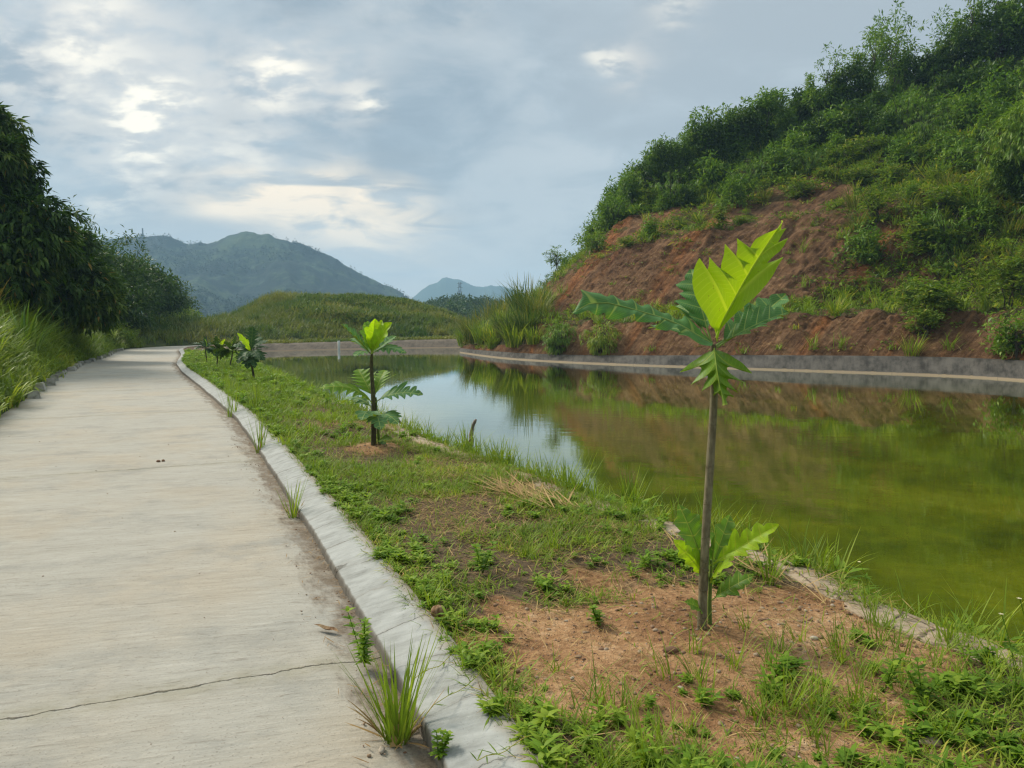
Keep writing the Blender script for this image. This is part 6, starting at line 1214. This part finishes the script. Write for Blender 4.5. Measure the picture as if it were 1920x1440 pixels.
# ------------------------------------------------------------------ single grass clumps in the gutter and on the kerb
def clump(name, label, px, py, z, n, h, w, spread, lean, bend, group=None, mat='grass', dead=0):
    p = atz(px, py, z); root = empty(name, p, label=label, cat='grass clump', group=group); mb = MB(); az = rng.random(n) * 6.283; r = spread * np.sqrt(rng.random(n))
    base = np.stack([np.cos(az) * r, np.sin(az) * r, np.full(n, -.02)], 1)
    blades(mb, base, az + .6 * rng.normal(size=n), h * (.45 + .6 * rng.random(n)), w * (.6 + .7 * rng.random(n)), lean * rng.random(n) ** .8, bend * rng.random(n) ** 1.5, 7, 'grass', np.clip(.1 + .65 * rng.random(n), 0, .8))
    mb.build('blades', M[mat], root)
    if dead:
        md = MB(); k = dead; az = rng.random(k) * 6.283; blades(md, np.stack([np.cos(az) * spread, np.sin(az) * spread, np.zeros(k)], 1), az, h * (.2 + .3 * rng.random(k)), w * 1.3, .5 + .8 * rng.random(k), .8 * rng.random(k), 5, 'reed'); md.build('dead_leaf', M['straw'], root)
    return root
gK = 'grass clumps rooted in the gutter'
clump('grass_clump', 'large upright grass clump in the gutter at the bottom of the picture', 745, 1385, .0, 70, .47, .0095, .045, .5, .45, gK, 'grass', 16)
clump('grass_clump', 'slender grass clump in the gutter halfway along the near kerb', 549, 968, .0, 26, .42, .008, .03, .45, .4, gK, 'grass', 8)
clump('grass_clump', 'tall pale grass clump beside the kerb further along the lane', 487, 848, .0, 26, .62, .009, .05, .4, .4, gK, 'reed', 8)
clump('grass_clump', 'tall light grass clump before the drooping sapling, left stem group', 437, 780, .0, 26, .95, .012, .10, .35, .3, gK, 'reed', 6)
clump('grass_clump', 'tall light grass clump before the drooping sapling, right stem group', 478, 770, .12, 22, .62, .012, .08, .35, .35, None, 'reed')
clump('grass_clump', 'grass tuft on the strip just past the front sapling', 1440, 1100, .07, 30, .34, .008, .03, .4, .6, None, 'grass', 5)
clump('grass_clump', 'grass tuft at the kerb top left of the second sapling', 617, 905, .13, 40, .22, .007, .05, .7, .6, None, 'grass')
clump('grass_clump', 'grass tuft by the water with the sky reflected behind it', 1180, 935, .0, 36, .34, .010, .07, .45, .5, None, 'reed', 4)
clump('grass_clump', 'grass tuft rooted at the snag in the pond edge', 876, 842, .02, 26, .42, .011, .08, .6, .6, None, 'reed', 4)
mb = MB(); 
def weed_thing(name, label, px, py, z, tiers, h, L, W, nst=3, mat='weed'):
    p = atz(px, py, z); root = empty(name, p, label=label, cat='weed'); ms, ml = MB(), MB()
    for st in range(nst):
        a = rng.random() * 6.28; tip = np.array([math.cos(a) * .35 * h, math.sin(a) * .35 * h, h * (.65 + .45 * rng.random())]); q = np.linspace(0, 1, 5)[:, None]; c = tip * q; tube(ms, c, np.linspace(.003, .0015, 5), 5, tint=.3, cap=False)
        for k in range(tiers):
            f = (k + 1.) / tiers; ph = rng.random() * 6.28; m_ = 4; b = ph + np.arange(m_) * 6.28 / m_; leaves(ml, np.repeat((tip * f)[None], m_, 0), np.stack([np.cos(b), np.sin(b), .2 + .5 * f + .2 * rng.random(m_)], 1), np.array([0, 0, 1.]) + .2 * rand_dir(m_), L * (1.1 - .4 * f) * (.7 + .5 * rng.random(m_)), W * (.7 + .5 * rng.random(m_)), .3)
    ms.build('stem', M['weed'], root); ml.build('foliage', M[mat], root)
weed_thing('gutter_weed', 'leafy weed growing left of the large gutter grass clump', 684, 1250, .0, 7, .24, .050, .020, 4)
weed_thing('kerb_weed', 'small leafy weed on the kerb face at the bottom edge', 822, 1425, .03, 4, .10, .034, .018, 4)
weed_thing('leafy_weed', 'tall toothed weed in the middle of the strip', 905, 1075, .12, 6, .17, .055, .026, 3)
weed_thing('leafy_weed', 'dark leafy weed left of the front sapling', 1122, 1175, .1, 4, .09, .04, .02, 4)
weed_thing('leafy_weed', 'bright leafy weed at the lower right among grass', 1660, 1290, .1, 6, .15, .055, .018, 2)
weed_thing('leafy_weed', 'leafy weed right of the bright lower right weed', 1730, 1320, .1, 6, .15, .05, .018, 3)
# runners of creeping grass over the kerb
mb = MB()
for x0, y0, x1, y1 in ((940, 1235, 800, 1350), (900, 1200, 770, 1290), (985, 1330, 880, 1300), (860, 1180, 790, 1160), (740, 1075, 680, 1040), (1000, 1390, 900, 1440)):
    a, b = atz(x0, y0, .15), atz(x1, y1, .10); q = np.linspace(0, 1, 9)[:, None]; c = a * (1 - q) + b * q; c[:, 2] += .018 + .012 * np.sin(q[:, 0] * 9); c[:, :2] += .006 * rng.normal(size=(9, 2)); tube(mb, c, .0014, 5, tint=.9); 
    az = rng.random(10) * 6.283; blades(mb, c[rng.integers(1, 9, 10)], az, .03 + .04 * rng.random(10), .0055, 1.0 + .5 * rng.random(10), .3, 3, 'lance', .4 * rng.random(10))
tag(mb.build('creeping_runner', M['grass']), 'thin grass runners creeping out over the kerb', None, None, 'stuff')
mb = MB(); q = np.linspace(0, 1, 14); v = np.linspace(-1, 1, 5); QQ, VV = np.meshgrid(q, v, indexing='ij'); wd = .017 * np.sin(np.pi * QQ ** .8) ** .8
mb.add(np.stack([(QQ - .5) * .15, VV * wd, .006 + .012 * np.abs(VV) * np.sin(np.pi * QQ) + .022 * QQ ** 2 * .6 + .004 * np.sin(QQ * 9)], -1), F4=grid_faces(14, 5), tint=.2, uv=np.stack([QQ, VV, QQ * 0], -1))
o = mb.build('dead_leaf', M['husk']); o.location = tuple(atz(612, 1183, .004)); o.rotation_euler = (0, 0, 2.75); tag(o, 'curled brown dead leaf lying on the lane by the kerb', 'leaf')
p = atz(738, 1400, 0.0); mb = MB(); q = np.linspace(0, 1, 10); v = np.linspace(-1, 1, 5); QQ, VV = np.meshgrid(q, v, indexing='ij')
mb.add(np.stack([VV * .014 * (1 - .4 * QQ) + .01 * QQ, .03 * QQ, .0 + .11 * QQ - .006 * VV ** 2], -1), F4=grid_faces(10, 5), tint=.8); o = mb.build('dry_sheath', M['straw']); o.location = tuple(p); tag(o, 'dry pale leaf sheath propped at the foot of the gutter grass', 'leaf')
# snag, stick
def snag(name, label, pts, r, mat):
    b = np.asarray(pts[0], float); mb = MB(); c = chaikin(np.asarray(pts, float) - b, 2); tube(mb, c, np.interp(np.linspace(0, 1, len(c)), np.linspace(0, 1, len(r)), r), 9, wob=.3); o = mb.build(name, mat); o.location = tuple(b); return tag(o, label, 'driftwood')
M['wood'] = bark_mat('weathered_wood', (.10, .075, .06), (.30, .25, .21), 30)
Ys = atz(882, 838, 0)[1]
snag('weathered_snag', 'weathered grey brown snag sticking up at the pond edge', [aty(880, 842, Ys), aty(884, 826, Ys), aty(883, 812, Ys), aty(889, 792, Ys), aty(893, 786, Ys)], [.035, .032, .022, .02, .008], M['wood'])
snag('leaning_stick', 'short dark stick leaning at the pond edge left of the snag', [aty(753, 795, 11), aty(745, 784, 11), aty(737, 775, 11)], [.016, .014, .012], M['wood'])
# ------------------------------------------------------------------ concrete blocks along the left edge of the lane
M['block'] = (lambda m, g: finish(m, g, g.n('ShaderNodeBsdfPrincipled', ins={'Base Color': g.ramp(g.noise(g.n('ShaderNodeNewGeometry').outputs['Position'], 9, 5, .65), [(.3, (.17, .16, .12)), (.5, (.34, .325, .28)), (.7, (.44, .43, .39))]), 'Roughness': .9}).outputs[0]))(*new_mat('block_concrete'))
bm = bmesh.new(); bmesh.ops.create_cube(bm, size=1.0)
for v_ in bm.verts: t_ = .74 if v_.co.z > 0 else 1.0; v_.co = Vector((v_.co.x * .40 * (t_ * .3 + .7), v_.co.y * .27 * t_, v_.co.z * .20 + .06))
bmesh.ops.bevel(bm, geom=bm.edges[:] + bm.verts[:], offset=.014, segments=2, affect='EDGES'); bmesh.ops.subdivide_edges(bm, edges=bm.edges[:], cuts=1)
for v_ in bm.verts: v_.co += Vector(rng.normal(size=3) * .003)
me = bpy.data.meshes.new('kerb_block'); bm.to_mesh(me); bm.free(); me.materials.append(M['block'])
blk = None; words = ['nearest', 'second', 'third', 'fourth', 'fifth', 'sixth', 'seventh', 'eighth', 'ninth', 'tenth', 'eleventh', 'twelfth', 'thirteenth', 'fourteenth', 'fifteenth', 'sixteenth', 'seventeenth', 'eighteenth', 'nineteenth', 'twentieth']
for k, (px, py) in enumerate([(47, 747), (77, 733), (97, 722), (115, 713), (131, 706), (144, 700), (158, 695), (172, 690), (185, 687), (199, 684), (212, 680), (224, 677), (235, 673), (244, 670), (252, 667.5), (260, 665), (268, 662.5), (276, 660), (283, 658), (289, 656.5)]):
    s_, o_ = to_so(atz(px, py, .0)); p = so(s_, -3.40 + rng.normal() * .03, .0); th = math.atan2(*(so(s_ + .5, -3.5, 0) - so(s_, -3.5, 0))[[1, 0]])
    if blk is None: o = blk = bpy.data.objects.new('kerb_block', me)
    else: o = blk.copy()
    col.objects.link(o); o.location = (p[0], p[1], .01 * rng.normal()); o.rotation_euler = (.04 * rng.normal(), .04 * rng.normal(), th + .10 * rng.normal()); o.scale = (.9 + .2 * rng.random(), .9 + .2 * rng.random(), .85 + .25 * rng.random())
    tag(o, f'{words[k]} weathered concrete block of the row edging the lane on the left' if k else 'nearest weathered concrete block of the row edging the lane on the left', 'kerb block', 'concrete blocks along the left lane edge')
# ------------------------------------------------------------------ marker post, pylon, mast, lone tree, birds
M['white'] = (lambda m, g: finish(m, g, g.n('ShaderNodeBsdfPrincipled', ins={'Base Color': g.mix(g.noise(g.n('ShaderNodeNewGeometry').outputs['Position'], 8, 4, .6), (.74, .75, .76), (.58, .58, .57)), 'Roughness': .6}).outputs[0]))(*new_mat('white_paint'))
p = atz(635.5, 656, WATER_Z); mb = MB(); tube(mb, [[0, 0, -.9], [0, 0, .2], [0, 0, .74], [.0, 0, .76]], [.10, .10, .098, .085], 14); o = mb.build('marker_post', M['white'], smooth=True); o.location = tuple(p); tag(o, 'white depth marker post standing in the far water', 'post')
M['steel'] = (lambda m, g: finish(m, g, g.n('ShaderNodeBsdfPrincipled', ins={'Base Color': (.10, .11, .12, 1), 'Roughness': .6, 'Metallic': .2}).outputs[0]))(*new_mat('galvanised_steel'))
def lattice(name, label, cat, pos, h, w0, w1, arms, r):
    root = empty(name, pos, label=label, cat=cat); mb = MB(); n = 9
    z = np.linspace(0, h, n); hw = w0 + (w1 - w0) * np.minimum(1, (z / h) * 1.25)
    cn = [(1, 1), (1, -1), (-1, -1), (-1, 1)]
    for cx, cy in cn: tube(mb, np.stack([cx * hw / 2, cy * hw / 2, z], 1), r, 4)
    for k in range(n - 1):
        for q in range(4):
            a, b = cn[q], cn[(q + 1) % 4]
            tube(mb, [[a[0] * hw[k] / 2, a[1] * hw[k] / 2, z[k]], [b[0] * hw[k + 1] / 2, b[1] * hw[k + 1] / 2, z[k + 1]]], r * .6, 4); tube(mb, [[b[0] * hw[k] / 2, b[1] * hw[k] / 2, z[k]], [a[0] * hw[k + 1] / 2, a[1] * hw[k + 1] / 2, z[k + 1]]], r * .6, 4)
    mb.build('lattice', M['steel'], root)
    for zf, wd in arms: ma = MB(); tube(ma, [[-wd / 2, 0, h * zf], [0, 0, h * zf + .6], [wd / 2, 0, h * zf]], r * 1.1, 4); ma.build('crossarm', M['steel'], root)
p = aty(862.5, 600, 620); top = aty(862.5, 529, 620)[2]
lattice('power_pylon', 'lattice power pylon rising behind the small wooded hill', 'pylon', (p[0], p[1], -4), top + 4, 6.0, 1.7, ((.97, 4.2), (.89, 4.6), (.81, 4.2)), .16)
p = aty(268, 450, 895); top = aty(268, 428, 895)[2]
lattice('radio_mast', 'thin radio mast on the mountain ridge at left', 'mast', (p[0], p[1], p[2] - 12), top - p[2] + 12, 1.5, .8, (), .22)
T('lonetree', make_tree, 'lone_tree', 'dark lone tree before the wooded hill in the gap', 'tree', None, 8.5, 2.2, 3.0, 90, 26, .75, .4, M['tree_dark'], .2, .9); p = aty(849, 600, 200); put('lonetree', (p[0], p[1], -1.0), 0, 1.0)
p = KIND['lonetree'][0]
# ------------------------------------------------------------------ evening haze: one even volume round the whole place
m, g = new_mat('haze_air'); vol = g.n('ShaderNodeVolumePrincipled', ins={'Color': (.45, .73, 1.0, 1), 'Density': .00048, 'Anisotropy': .15})
g.n('ShaderNodeOutputMaterial', ins={'Volume': vol.outputs[0]})
bm = bmesh.new(); bmesh.ops.create_cube(bm, size=1.0); me = bpy.data.meshes.new('haze'); bm.to_mesh(me); bm.free(); me.materials.append(m)
o = bpy.data.objects.new('haze', me); col.objects.link(o); o.scale = (4700, 3450, 225); o.location = (0, 1375, 225 / 2 - 6); tag(o, 'thin blue evening haze', None, None, 'stuff')
